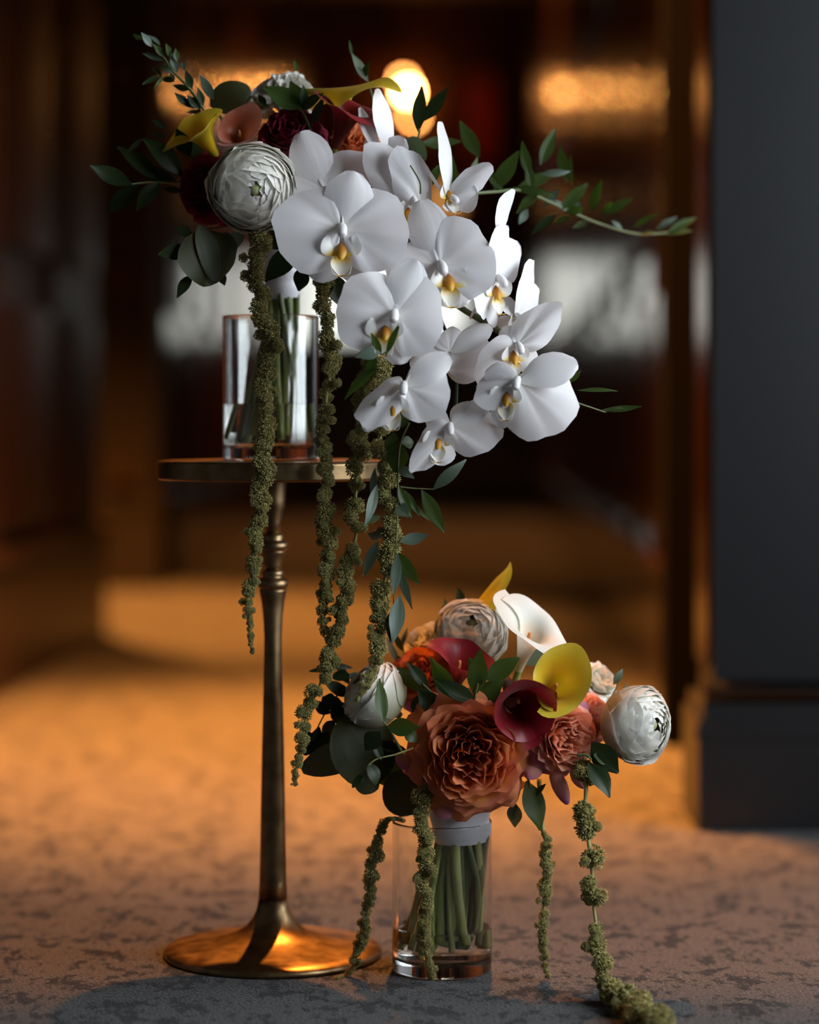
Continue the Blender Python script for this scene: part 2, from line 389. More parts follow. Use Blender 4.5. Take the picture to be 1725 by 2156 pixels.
# corridor, axis turned a little to the right
SL = 0.027
def lineX(x0, y0, y): return x0+SL*(y-y0)
def panel_wall(name, x0, y0, y1, nx, zmax, pw, mat, first=True):
    """glossy panelled wall along the corridor, normal nx"""
    n = (nx, -nx*SL)
    A = (x0, y0); B = (lineX(x0, y0, y1), y1)
    root = struct(name, wbox(A, B, n, -0.10, 0.0, 0, zmax), mat)
    L = y1-y0; k = max(1, int(round(L/pw))); 
    for i in range(k):
        a = y0+L*i/k; b = y0+L*(i+1)/k
        pa = (lineX(x0, y0, a+0.05), a+0.05); pb = (lineX(x0, y0, b-0.05), b-0.05)
        for z0, z1 in ((0.26, 0.62), (0.72, 1.28), (1.38, 2.30)):
            struct('panel', wbox(pa, pb, n, 0.0, 0.012, z0, z1, bulge=0.010), mat, root)
        sa = (lineX(x0, y0, a-0.03), a-0.03); sb = (lineX(x0, y0, a+0.03), a+0.03)
        if a-0.03 > y0: struct('stile', wbox(sa, sb, n, 0.0, 0.010, 0.2, zmax, bulge=0.004), mat, root)
    struct('plinth', wbox(A, B, n, 0.0, 0.022, 0, 0.20), mat, root)
    struct('plinth_bead', wbox(A, B, n, 0.0, 0.032, 0.20, 0.225), mat, root)
    return root
panel_wall('wall_corridor_right', 0.385, 3.27, 12.0, -1, ZC, 0.62, M['wood'])
dl = struct('door_1', box(0.338, 0.398, 3.19, 3.26, 0.004, ZC-0.2), M['black'])
struct('door_handle', lathe([(0.008, 0), (0.012, 0.01), (0.012, 0.09), (0.008, 0.10)], (0.40, 3.18, 0.98), 16), M['bronze'], dl)
# left leaf of dark panelling in front, then the side passage, pier and far wall
panel_wall('wall_corridor_left', -0.690, 2.75, 4.87, 1, ZC, 0.53, M['wood_matte'])
pier = struct('wall_pier_left', box(-1.20, -0.647, 6.20, 6.45, 0, ZC), M['wood_brown'])
struct('plinth', box(-1.20, -0.637, 6.17, 6.20, 0, 0.20), M['wood_brown'], pier)
struct('plinth_bead', box(-1.20, -0.632, 6.165, 6.20, 0.20, 0.225), M['wood_brown'], pier)
for z in (0.27, 0.76, 1.29):
    struct('hinge', box(-0.765, -0.700, 6.185, 6.20, z, z+0.055), M['bronze'], pier)
panel_wall('wall_corridor_far_left', -0.643, 6.46, 12.0, 1, ZC, 0.62, M['wood'])
# end wall with window
YE = 12.0
ew = struct('wall_end', box(-1.6, 1.6, YE, YE+0.15, 0, ZC), M['wood'])
for i in range(6):
    xa = -0.52+0.19*i
    struct('panel', wbox((xa+0.015, YE), (xa+0.175, YE), (0, -1), 0.0, 0.012, 1.35, 2.30, bulge=0.004), M['wood'], ew)
    struct('panel', wbox((xa+0.015, YE), (xa+0.175, YE), (0, -1), 0.0, 0.012, 0.26, 0.70, bulge=0.004), M['wood'], ew)
ex0, ex1, ez0, ez1 = -0.47, 0.27, 0.83, 1.22
w2 = struct('window_2', box(ex0-0.03, ex1+0.03, YE-0.05, YE-0.001, ez0-0.03, ez0), M['wood'])
struct('window_frame', box(ex0-0.03, ex1+0.03, YE-0.05, YE-0.001, ez1, ez1+0.03), M['wood'], w2)
struct('window_frame', box(ex0-0.03, ex0, YE-0.05, YE-0.001, ez0, ez1), M['wood'], w2)
struct('window_frame', box(ex1, ex1+0.03, YE-0.05, YE-0.001, ez0, ez1), M['wood'], w2)
for i in range(4):
    a = ex0+(ex1-ex0)*i/4; b_ = ex0+(ex1-ex0)*(i+1)/4
    struct('pane', box(a+0.006, b_-0.006, YE-0.03, YE-0.02, ez0, ez1), M['end_pane'], w2)
    if i: struct('mullion', box(a-0.006, a+0.006, YE-0.045, YE-0.01, ez0, ez1), M['wood'], w2)
# picture and lamps at the end
pic = thing('framed_picture', (0.345, YE-0.02, 1.70), 'dark red picture on the far corridor wall right of the glowing lamp', 'picture')
part('canvas', box(0.275, 0.415, YE-0.022, YE-0.012, 1.70, 2.12), M['red'], pic)
for a in ((0.260, 0.275, 1.685, 2.135), (0.415, 0.430, 1.685, 2.135)):
    part('frame', box(a[0], a[1], YE-0.03, YE-0.012, a[2], a[3]), M['bronze'], pic)
for a in ((0.275, 0.415, 1.685, 1.70), (0.275, 0.415, 2.12, 2.135)):
    part('frame', box(a[0], a[1], YE-0.03, YE-0.012, a[2], a[3]), M['bronze'], pic)
def sphere_me(c, r, nu=16, nv=10, name='s'):
    rows = []
    for i in range(nv+1):
        th = math.pi*i/nv
        rows.append([Vector((c[0]+r*math.sin(th)*math.cos(2*math.pi*k/nu), c[1]+r*math.sin(th)*math.sin(2*math.pi*k/nu), c[2]+r*math.cos(th))) for k in range(nu)])
    return grid(rows, name, closed=True)
lamp = thing('wall_lamp', (0.0, YE, 1.95), 'glowing globe wall lamp blurred at the far end of the corridor', 'lamp')
part('back_plate', lathe([(0.06, 0), (0.06, 0.012), (0.02, 0.02)], (0.0, YE-0.06, 1.78), 24), M['bronze'], lamp)
part('arm', tube(bezpath([(0.0, YE-0.02, 1.80), (0.0, YE-0.12, 1.82), (0.0, YE-0.15, 1.92)]), 0.008), M['bronze'], lamp)
tag(part('globe', sphere_me((-0.008, YE-0.15, 2.035), 0.018), M['globe'], lamp), 'bright main globe')
part('globe', sphere_me((-0.03, YE-0.13, 2.09), 0.016), M['globe_dim'], lamp)
part('globe', sphere_me((0.02, YE-0.13, 1.915), 0.016), M['globe_dim'], lamp)
lamp2 = thing('wall_sconce', (0.18, YE, 1.42), 'small amber shaded sconce low on the far corridor wall behind the orchids', 'lamp')
part('shade', lathe([(0.055, 0), (0.045, 0.10)], (0.18, YE-0.07, 1.46), 24), M['shade'], lamp2)
part('arm', tube([Vector((0.18, YE-0.01, 1.43)), Vector((0.18, YE-0.07, 1.43)), Vector((0.18, YE-0.07, 1.47))], 0.006), M['bronze'], lamp2)
# ceiling downlights: a trim ring, a recessed can and its own spot
def downlight(x, y, power, label, angle=100, blend=0.6, radius=0.03, tilt=0.0):
    r = thing('ceiling_downlight', (x, y, ZC), label, 'ceiling light', 'warm downlights along the corridor')
    part('trim_ring', lathe([(0.045, -0.004), (0.062, -0.006), (0.064, 0.0), (0.045, 0.0)], (x, y, ZC), 32, closed=True), M['bronze'], r)
    part('lens', lathe([(0.044, -0.003), (0.040, -0.002), (0.001, -0.002)], (x, y, ZC), 24), M['shade'], r)
    d = bpy.data.lights.new('downlight', 'SPOT'); d.energy = power; d.color = WARM; d.spot_size = math.radians(angle); d.spot_blend = blend; d.shadow_soft_size = radius
    o = bpy.data.objects.new('downlight_lamp', d); COL.objects.link(o); o.parent = r
    o.location = (0, 0, -0.02); o.rotation_euler = (math.radians(tilt), 0, 0)
downlight(-0.10, 2.97, SPOT_NEAR, 'warm ceiling downlight nearest the doorway above the carpet', 46, 1.0, 0.035, 4)
downlight(0.10, 2.95, SPOT_DOOR, 'weak wide ceiling downlight just inside the doorway beside the brighter one', 84, 1.0, 0.03)
downlight(-0.80, 5.22, SPOT_SIDE, 'warm ceiling downlight in the side passage behind the dark left panelling', 56, 0.8)
downlight(0.15, 8.4, SPOT_FAR, 'warm ceiling downlight deep in the corridor towards the far window')

# ------------------------------------------------------------------ pedestal stand
YS = 1.96; XS = (575-CX)/F*YS; k_ = YS/F
st = thing('pedestal_stand', (XS, YS, 0), 'antique brass pedestal stand with round flat top and turned stem', 'stand')
def zy(y): return HC-(y-HZ)*k_
def prof(lst): return [(r*k_, zy(y)) for r, y in lst]
base_p = [(0.2304*0+0.0882, 0.0), (0.0886, 0.003), (0.0866, 0.0058), (0.078, 0.0080), (0.066, 0.0098), (0.052, 0.0120), (0.040, 0.0146), (0.030, 0.0180), (0.022, 0.0232), (0.0165, 0.030), (0.0135, 0.037), (0.0118, 0.045)]
part('base', lathe([(0.001, 0.0)]+base_p, (XS, YS, 0), 96), M['brass'], st)
stem_p = [(30.5, 1893), (28.5, 1850), (27, 1780), (25.5, 1680), (23.5, 1580), (21, 1480), (19, 1390), (18.5, 1340), (20.5, 1300), (24.5, 1265), (28.5, 1245), (29, 1240)]
part('stem', lathe(prof(stem_p), (XS, YS, 0), 64), M['brass'], st)
part('turned_ring', lathe(prof([(29, 1240), (32, 1234), (33, 1227), (30, 1220), (22, 1217), (20, 1214), (23, 1209), (22, 1203), (17.5, 1200)]), (XS, YS, 0), 64), M['brass'], st)
part('turned_neck', lathe(prof([(17.5, 1200), (18, 1190), (22, 1175), (26, 1163), (27, 1160)]), (XS, YS, 0), 64), M['brass'], st)
part('turned_ring', lathe(prof([(27, 1160), (31, 1155), (33, 1149), (31, 1142), (24, 1139), (21, 1136), (23, 1131), (21, 1126), (17, 1123)]), (XS, YS, 0), 64), M['brass'], st)
part('upper_stem', lathe(prof([(17, 1123), (16.5, 1098), (18, 1093), (20, 1085), (25, 1066), (26, 1055), (27.5, 1030), (29, 1011), (29, 1005)]), (XS, YS, 0), 64), M['brass'], st)
zt = zy(970)
part('top_plate', lathe([(0.001, zt-0.0152), (0.092, zt-0.0152), (0.0935, zt-0.0135), (0.0938, zt-0.002), (0.0925, zt), (0.001, zt)], (XS, YS, 0), 128, sharp=True), M['brass'], st)

# ------------------------------------------------------------------ glass vases with water
def vase(cx, cy, z0, label, wlabel, wh):
    Rv = 0.0393; Hv = 0.1175; t = 0.0017; fb = 0.010
    prof_ = [(0.0005, 0), (Rv-0.002, 0), (Rv-0.0005, 0.0006), (Rv, 0.002), (Rv, Hv-0.001), (Rv-0.0006, Hv), (Rv-t+0.0004, Hv), (Rv-t, Hv-0.001), (Rv-t, fb+0.003), (Rv-t-0.003, fb), (0.0005, fb)]
    o = link('glass_vase', lathe(prof_, (cx, cy, z0), 96, sharp=True), M['glass']); tag(o, label, 'vase', 'clear cylinder vases')
    wr_ = Rv-t+0.0003
    wv = [(0.0005, fb-0.0004), (wr_-0.003, fb-0.0004), (wr_, fb+0.003), (wr_, wh), (0.0005, wh)]
    q = link('water', lathe(wv, (cx, cy, z0), 96, sharp=True), M['water']); tag(q, wlabel, 'water')
    return o
XV1 = (570.5-CX)/F*1.972; YV1 = 1.972
ZV1 = zt+0.0003
vase(XV1, YV1, ZV1, 'clear glass cylinder vase on the brass pedestal holding the orchid bouquet', 'shallow water in the vase on the pedestal', 0.046)
XV2 = (931-CX)/F*1.906; YV2 = 1.906
vase(XV2, YV2, 0.0004, 'clear glass cylinder vase on the carpet holding the rose bouquet', 'shallow water in the vase on the carpet', 0.034)

# ------------------------------------------------------------------ petals, leaves
PROF = {
 'P': [(0,.10),(.06,.20),(.15,.50),(.28,.82),(.42,.98),(.52,1),(.66,.965),(.80,.82),(.91,.58),(.97,.33),(1,0)],
 'S': [(0,.20),(.10,.44),(.30,.84),(.50,1),(.68,.95),(.84,.72),(.94,.43),(1,0)],
 'L': [(0,.05),(.10,.36),(.28,.84),(.44,1),(.62,.86),(.80,.52),(.92,.22),(1,0)],
 'R': [(0,.08),(.06,.42),(.18,.76),(.34,.96),(.5,1),(.68,.93),(.82,.75),(.93,.45),(1,0)],
 'O': [(0,.08),(.08,.38),(.25,.80),(.48,1),(.7,.90),(.87,.62),(.95,.38),(1,0)],
}
def pval(name, u):
    t = PROF[name]; u = min(max(u, 0), 1)
    for (a, x), (b, y) in zip(t, t[1:]):
        if u <= b:
            q = (u-a)/(b-a)
            if b == 1.0: return x*math.sqrt(max(0, 1-q*q))
            return x+(y-x)*q
    return 0
HINT = {'C': (0,-1,0), 'r': (.80,-.6,.1), 'l': (-.80,-.6,.1), 'R': (.95,-.30,.05), 'L': (-.95,-.30,.05), 'u': (0,-.6,.8), 'd': (0,-.8,-.6), 'B': (0,1,0), 'ur': (.5,-.6,.6), 'ul': (-.5,-.6,.6), 'dr': (.5,-.7,-.5)}
def petal_mesh(B, T, W, prof='P', hint='C', arch=0.0, cup=0.0, ruf=0.0, seed=0, aup=1.0, adn=1.0, nu=16, nv=10, fold=0.0, twist=0.0, tipcurl=0.0):
    """a thin blade from B to T, W wide at its broadest; arch bows it along its length, cup across, fold creases the midrib"""
    B = Vector(B); T = Vector(T); ax = T-B; L = ax.length; ax = ax/L
    h = Vector(HINT[hint] if isinstance(hint, str) else hint)
    n = (h-ax*h.dot(ax))
    if n.length < 1e-4: n = Vector((0, -1, 0.01))-ax*ax.dot(Vector((0, -1, 0.01)))
    n.normalize(); sd = ax.cross(n)
    flip = sd.z < 0
    rng = random.Random(seed); ph = [rng.uniform(0, 6.28) for _ in range(4)]; rnd = rng.random()
    rows = []; pcs = []
    for i in range(nu+1):
        u = 0.5*(1-math.cos(math.pi*i/nu))
        row = []; pr = []
        for j in range(nv+1):
            v = 2*j/nv-1
            e = (aup if (v > 0) != flip else adn)
            hw = W/2*pval(prof, u**e)
            zoff = arch*L*math.sin(math.pi*u)+cup*W*(pval(prof, u))*(v*v-0.3)+fold*hw*abs(v)+tipcurl*L*u**4
            zoff += ruf*W*(u*(0.35+0.65*v*v))*(math.sin(7*u+ph[0]+2.6*v)*0.5+math.sin(4.4*v+ph[1])*0.5*u+0.4*math.sin(13*u+ph[2])*v*v)
            s_ = sd; n_ = n
            if twist:
                a = twist*u; s_ = sd*math.cos(a)+n*math.sin(a); n_ = n*math.cos(a)-sd*math.sin(a)
            row.append(B+ax*(L*u)+s_*(hw*v)+n_*zoff); pr.append((u, v*0.5+0.5, rnd))
        rows.append(row); pcs.append(pr)
    return grid(rows, 'blade', pcs)
def fan_mesh(B, T, W, hint='C', arch=0.0, seed=0, tu=106, td=88, nu=14, nv=30, p=0.33):
    """a broad orchid petal opening like a fan from its narrow claw; creases run out from the claw"""
    B = Vector(B); T = Vector(T); ax = T-B; L = ax.length; ax = ax/L
    h = Vector(HINT[hint] if isinstance(hint, str) else hint)
    n = h-ax*h.dot(ax); n.normalize(); sd = ax.cross(n)
    if sd.z < 0: tu, td = td, tu
    rng = random.Random(seed); ph = [rng.uniform(0, 6.28) for _ in range(6)]; rnd = rng.random()
    def rr(th):
        m = tu if th > 0 else td
        return max(0.0, math.cos(min(1, abs(th)/m)*math.pi/2))**p
    # true width of the outline, to scale it to W
    hi = max(rr(a)*math.sin(math.radians(a)) for a in range(0, tu)); lo = max(rr(-a)*math.sin(math.radians(a)) for a in range(0, td))
    sc = W/((hi+lo)*L)
    rows = []; pcs = []
    for i in range(nu+1):
        u = i/nu; row = []; pr = []
        for j in range(nv+1):
            q = j/nv; q = 0.5-0.5*math.cos(math.pi*q); th = -td+(tu+td)*q; a = math.radians(th)
            r = rr(th)*u*(1+0.035*u*math.sin(5*a+ph[0])+0.02*u*math.sin(11*a+ph[1]))
            X = r*math.cos(a); Yy = r*math.sin(a)*sc
            z = arch*math.sin(math.pi*u)*0.8-0.10*u*u*abs(math.sin(a))**1.5
            z += 0.030*u*(1-0.4*u)*math.cos(6*a+ph[2])+0.014*u*math.sin(13*a+ph[3])+0.035*u**3*math.sin(4*a+ph[4])
            z += 0.035*math.exp(-(a/0.16)**2)*u*(1-u)*1.6
            row.append(B+ax*(L*X)+sd*(L*Yy)+n*(L*z)); pr.append((u, q, rnd))
        rows.append(row); pcs.append(pr)
    return grid(rows, 'petal', pcs)
_seed = [100]
def nseed(): _seed[0] += 1; return _seed[0]
def frame_from(face, up=(0, 0, 1), roll=0.0):
    f = Vector(face).normalized(); u = Vector(up); r = u.cross(f)
    if r.length < 1e-4: r = Vector((1, 0, 0))
    r.normalize(); u = f.cross(r)
    if roll: r, u = r*math.cos(roll)+u*math.sin(roll), u*math.cos(roll)-r*math.sin(roll)
    return r, u, f

# ---- upper bouquet: orchids
bq1 = thing('cascading_bouquet', (XV1, YV1, ZV1+0.0105), 'cascading bouquet of white orchids and burgundy flowers standing in the vase on the pedestal', 'bouquet')
def orchid(cx, cy, Y, tepals, lip=None, label=None, spike=None):
    """tepals: (kind, tipx, tipy, dY cm, width px, hint, arch[, base px, base py]); lip: (dx, dy, size px, facing)"""
    c = P(cx, cy, Y)
    core = bezpath([c+Vector((0, 0.002, 0)), c+Vector((0.002, 0.012, -0.002)), P(*spike, Y+0.035) if spike else c+Vector((0.004, 0.03, 0.004))], 6)
    o = part('orchid', tube(core, S(7, Y), 8), M['stem'], bq1)
    if label: o['label'] = label
    for t in tepals:
        kind, tx, ty, dy, wpx, hint, arch = t[:7]
        T = P(tx, ty, Y+dy/100)
        B = P(t[7], t[8], Y+0.001) if len(t) > 8 else c+(T-c)*0.03
        if kind == 'P':
            me = fan_mesh(B, T, S(wpx, Y), hint, arch, nseed())
        else:
            me = petal_mesh(B, T, S(wpx, Y), 'S', hint, arch, -0.06, 0.04, nseed(), 1, 1, 18, 12, fold=-0.05)
        part('sepal' if kind == 'S' else 'petal', me, M['orchid'], o)
    if lip:
        dx, dy, s, face = lip
        r, u, f = frame_from(face)
        s = S(s, Y)*1.2; q = c+Vector((S(dx, Y), 0, -S(dy, Y)))*1.0
        part('column', tube(bezpath([c+f*(0.05*s)+u*0.12*s, c+f*(0.35*s)-u*0.05*s, c+f*(0.48*s)-u*0.22*s], 5), lambda t: s*(0.10+0.05*math.sin(3.1*t)), 10), M['orchid_column'], o)
        for sg in (-1, 1):
            part('lip_side_lobe', petal_mesh(q+r*(0.10*sg*s)-u*0.22*s+f*0.10*s, q+r*(0.44*sg*s)+u*0.30*s+f*0.30*s, 0.60*s, 'O', tuple(-r*sg*0.55+f*0.8), -0.16, -0.15, 0.05, nseed(), 1, 1, 12, 8), M['orchid_lobe'], o)
        part('callus', petal_mesh(q+u*0.16*s+f*0.04*s, q-u*0.36*s+f*0.30*s, 0.34*s, 'O', tuple(f), 0.12, -0.3, 0.05, nseed(), 1, 1, 10, 8), M['orchid_callus'], o)
        part('lip', petal_mesh(q-u*0.12*s+f*0.14*s, q-u*0.88*s+f*0.38*s, 0.62*s, 'L', tuple(f+u*0.2), -0.10, 0.22, 0.05, nseed(), 1, 1, 12, 8), M['orchid_lip'], o)
        for sg in (-1, 1):
            p0 = q-u*0.84*s+f*0.38*s
            part('tendril', tube(bezpath([p0, p0+r*(0.22*sg*s)+f*0.08*s+u*0.05*s, p0+r*(0.30*sg*s)+u*0.30*s+f*0.06*s], 5), lambda t: s*0.022*(1.1-t), 6), M['orchid_lip'], o)
    return o
FC = (0.05, -1, 0.05)
# kind, tip x, tip y, depth change (cm), width px, facing, arch
orchid(720, 484, 1.825, [('S', 746, 360, .6, 106, 'C', .04), ('S', 664, 592, .8, 92, 'C', .03), ('S', 772, 596, .9, 96, 'C', .03),
    ('P', 574, 487, -.2, 186, (.1,-1,.15), .05), ('P', 864, 492, -.1, 186, (-.05,-1,.15), .05)], (-2, 38, 62, FC), 'large front-facing white orchid with amber lip')
orchid(682, 400, 1.872, [('S', 634, 276, .2, 92, 'C', .04), ('P', 566, 430, -.6, 150, (-.3,-1,.2), .05), ('P', 786, 342, .3, 118, 'C', .05), ('S', 640, 470, .5, 70, 'C', 0), ('S', 730, 470, .5, 70, 'C', 0)], None, 'white orchid tucked behind the large front orchid')
orchid(832, 664, 1.800, [('S', 878, 548, .6, 88, 'C', .03), ('S', 782, 748, .3, 58, 'C', 0), ('S', 842, 768, .5, 86, 'C', .02),
    ('P', 705, 655, -.1, 176, (-.1,-1,.1), .04), ('P', 934, 682, 0, 176, (.1,-1,.1), .04)], (-20, 30, 58, (-.1, -1, .05)), 'round white orchid below the large one with a curved grass blade')
orchid(926, 562, 1.828, [('S', 886, 420, .6, 92, 'C', .04), ('S', 985, 640, .4, 100, 'C', .03), ('S', 875, 640, .8, 80, 'C', 0),
    ('P', 814, 580, .1, 122, 'C', .05), ('P', 1040, 528, -.3, 182, (.25,-1,.1), .05)], (18, 26, 60, (.25, -1, 0)), 'white orchid right of centre with a broad right petal')
orchid(866, 420, 1.858, [('P', 780, 300, .4, 112, (.35,-1,.25), .05), ('P', 840, 308, -.6, 96, (.45,-1,.1), .06, 885, 428), ('P', 776, 410, .8, 120, (.2,-1,.2), .04), ('S', 850, 452, .0, 44, 'r', 0)], (-8, 24, 44, (.5, -.8, -.3)), 'white orchid turned to the right beside the orange rose')
orchid(818, 330, 1.885, [('N', 797, 186, .5, 70, 'r', .04), ('S', 758, 226, .2, 46, 'r', .02, 800, 330), ('S', 848, 288, .2, 54, 'C', .06, 818, 340), ('S', 776, 290, .6, 60, 'r', .05, 800, 390)], None, 'half-hidden white orchid seen from its edge below the burgundy calla')
orchid(944, 420, 1.862, [('N', 928, 256, .4, 104, 'R', .06), ('P', 1032, 344, .2, 74, (-.3,-.8,.6), .10), ('S', 960, 446, -.3, 60, 'r', .04), ('S', 1005, 400, -.6, 80, (.5,-1,.3), -.06), ('S', 905, 360, .6, 46, 'R', 0)], (-2, -12, 46, (.6, -.7, .1)), 'sideways white orchid with one tall upright petal')
orchid(1046, 588, 1.848, [('S', 1084, 400, .7, 88, 'R', -.06, 1052, 505), ('N', 1066, 474, .4, 150, 'R', .06), ('P', 1008, 664, -.9, 100, (.86,-.5,0), .04), ('N', 1096, 520, 2.0, 110, (.9,-.4,0), .04), ('S', 990, 672, 1.2, 40, 'R', 0), ('S', 1040, 690, 1.0, 60, 'r', 0)], (-4, 22, 50, (.6, -.75, -.1)), 'white orchid seen edge-on at the right of the cascade')
orchid(1086, 668, 1.862, [('N', 1124, 548, .6, 96, 'R', .05), ('N', 1134, 606, 1.6, 80, (.9,-.4,.1), .05), ('S', 1060, 622, .2, 60, 'r', .04), ('S', 1050, 690, .6, 50, 'r', 0)], (0, 12, 44, (.6, -.75, 0)), 'small edge-on white orchid between two larger ones')
orchid(1088, 728, 1.838, [('P', 1180, 640, .4, 82, (.1,-1,.4), .08), ('P', 1006, 806, -.6, 84, (.35,-1,.2), .05), ('S', 1058, 690, .8, 50, 'C', 0), ('S', 1120, 780, .9, 60, 'C', 0)], (-8, 18, 46, (.4, -.9, -.2)), 'white orchid with a raised right petal above the lowest right bloom')
orchid(1092, 802, 1.805, [('S', 1216, 762, .2, 86, (0,-.9,.5), .06), ('P', 1190, 906, -.2, 172, (.1,-1,.15), .05), ('P', 1000, 842, .0, 90, (-.1,-1,.3), .05), ('S', 1020, 790, .5, 70, 'C', .03), ('S', 1050, 900, .9, 70, 'C', 0)], (-24, 30, 50, (-.25, -.9, -.15)), 'broad white orchid at the far right end of the cascade')
orchid(852, 812, 1.800, [('S', 950, 748, .3, 66, (0,-1,.4), .06), ('P', 944, 852, -.2, 134, (.1,-1,.1), .05), ('P', 752, 892, -.2, 84, (-.2,-1,.4), .05), ('S', 768, 908, .4, 42, 'C', 0, 800, 850), ('S', 822, 908, .2, 48, 'C', 0, 820, 850)], (-24, 40, 50, (-.1, -.95, -.2)), 'white orchid over the green amaranth with two drooping sepals')
orchid(948, 898, 1.815, [('S', 1036, 844, .3, 50, (0,-1,.5), .06), ('P', 1056, 918, -.1, 112, (.1,-1,.1), .05), ('P', 868, 994, -.4, 66, (.5,-.8,.2), .06), ('S', 898, 880, .6, 58, (-.3,-1,.1), .05), ('S', 926, 980, .1, 60, 'C', .03, 935, 925)], (-26, 26, 46, (.0, -.95, -.2)), 'lowest white orchid with a long petal drooping left')
orchid(946, 742, 1.850, [('S', 1036, 686, .2, 54, (0,-1,.5), .05), ('S', 864, 772, .1, 74, (-.1,-1,.4), .05), ('P', 1034, 724, .7, 108, (.1,-1,.1), .05, 940, 778), ('P', 960, 690, .5, 60, 'C', .02)], None, 'white orchid seen from behind in the middle of the cascade')
# orchid spikes
def stemobj(pts, r, parent, mat='stem', name='flower_stem', seg=8):
    return part(name, tube(bezpath(pts, 8), r, seg), M[mat], parent)
stemobj([P(780, 470, 1.93), P(880, 560, 1.90), P(960, 640, 1.885), P(1040, 690, 1.882), P(1080, 720, 1.875), P(1110, 790, 1.85)], S(7), bq1, 'stem_dark', 'orchid_spike')
stemobj([P(880, 560, 1.90), P(940, 700, 1.89), P(960, 760, 1.88), P(960, 880, 1.85)], S(4), bq1, 'leaf_dark', 'orchid_spike')

# ---- many-petalled flowers
def whorl(name, parent, c, face, R, n, mat, seed, style, label=None, roll=0.0, mat_out=None, out_from=0.8, rag_=1.0):
    r, u, f = frame_from(face, roll=roll); c = Vector(c); rng = random.Random(seed)
    core = tube([c-f*R*1.0, c-f*R*0.75, c-f*R*0.35], lambda t: R*(0.10+0.12*t), 10)
    o = part(name, core, M['stem_dark'], parent)
    if label: o['label'] = label
    if style == 'ranunculus':
        part('heart', sphere_me(c+f*R*0.53, R*0.17, 16, 10), M['heart'], o)
    for i in range(n):
        t = (i+0.5)/n; phi = i*2.399963+rng.uniform(-.2, .2); rnd = rng.random()
        ph = [rng.uniform(0, 6.28) for _ in range(5)]
        rows = []; pcs = []
        nu, nv = (9, 14) if style != 'ranunculus' else (14, 22)
        if style == 'ranunculus':
            al = math.radians(5+70*t**0.95+rng.uniform(-2, 2)); rs = R*(0.77+0.23*t**0.6)*rng.uniform(.99, 1.01); hwid = 0.95+0.4*rng.random(); rng_f = rng.uniform(.5, 1.5)*(0.6+0.4*rag_)
            for a in range(nu+1):
                uu = a/nu; row = []; pr = []
                for b in range(nv+1):
                    v = 2*b/nv-1
                    top = al+0.22*v**4+0.06*v*v+0.04*v
                    th = math.radians(152)+(top-math.radians(152))*uu
                    ruf = 0.014*rag_*R*uu**6*(math.sin(4*v+ph[0])+0.5*math.sin(9*v+ph[1]))
                    rr = rs*(1-0.02*v)+ruf+0.072*R*uu**8*rng_f
                    aa = phi+v*hwid*(0.45+0.55*math.sin(math.pi*min(1, 0.25+uu*0.6)))
                    # drawn down so the heart lies open
                    zz = rr*math.cos(th)*0.86
                    row.append(c+(r*math.cos(aa)+u*math.sin(aa))*(rr*math.sin(th))+f*zz); pr.append((uu, v*.5+.5, rnd))
                rows.append(row); pcs.append(pr)
        else:
            rag = {'rose': 1.0, 'ruffle': 1.8, 'dark': 0.8}[style]
            p1 = R*(0.07+0.93*t**0.75); z1 = R*(0.42-0.10*(1-t)**2-0.95*t**2.6)
            p0 = p1*0.25; z0 = -R*0.55
            pc_ = p1*(0.95 if t < .6 else 0.75); zc = z1*0.2+R*(-0.25+0.30*t)
            hwid = (1.15-0.50*t)*rng.uniform(.85, 1.15)+0.10
            skew = rng.uniform(-.2, .2)
            for a in range(nu+1):
                uu = a/nu; row = []; pr = []
                for b in range(nv+1):
                    v = 2*b/nv-1
                    ue = uu*(1-0.20*abs(v)**2.4)
                    pp = (1-ue)**2*p0+2*ue*(1-ue)*pc_+ue*ue*p1; zz = (1-ue)**2*z0+2*ue*(1-ue)*zc+ue*ue*z1
                    e = uu**2.5
                    wob = rag*R*e*(0.050*math.sin(4.1*v+ph[0])+0.040*math.sin(8.3*v+ph[1])+0.020*math.sin(15*v+ph[2]))
                    wz = rag*R*e*(0.035*math.sin(5.2*v+ph[3])+0.022*math.sin(12*v+ph[4])-0.05*v*v)
                    # lip rolls outward at the rim
                    pp += wob+R*0.05*t*uu**8; zz += wz-R*0.05*t*uu**8
                    aa = phi+v*hwid*(0.35+0.65*math.sin(math.pi*min(.5, 0.12+ue*0.5)))+skew*ue*(1-t)*2.5
                    row.append(c+(r*math.cos(aa)+u*math.sin(aa))*pp+f*zz); pr.append((uu, v*.5+.5, rnd))
                rows.append(row); pcs.append(pr)
        mm = mat_out if (mat_out and t > out_from) else mat
        part('petal', grid(rows, 'petal', pcs), M[mm], o)
    return o

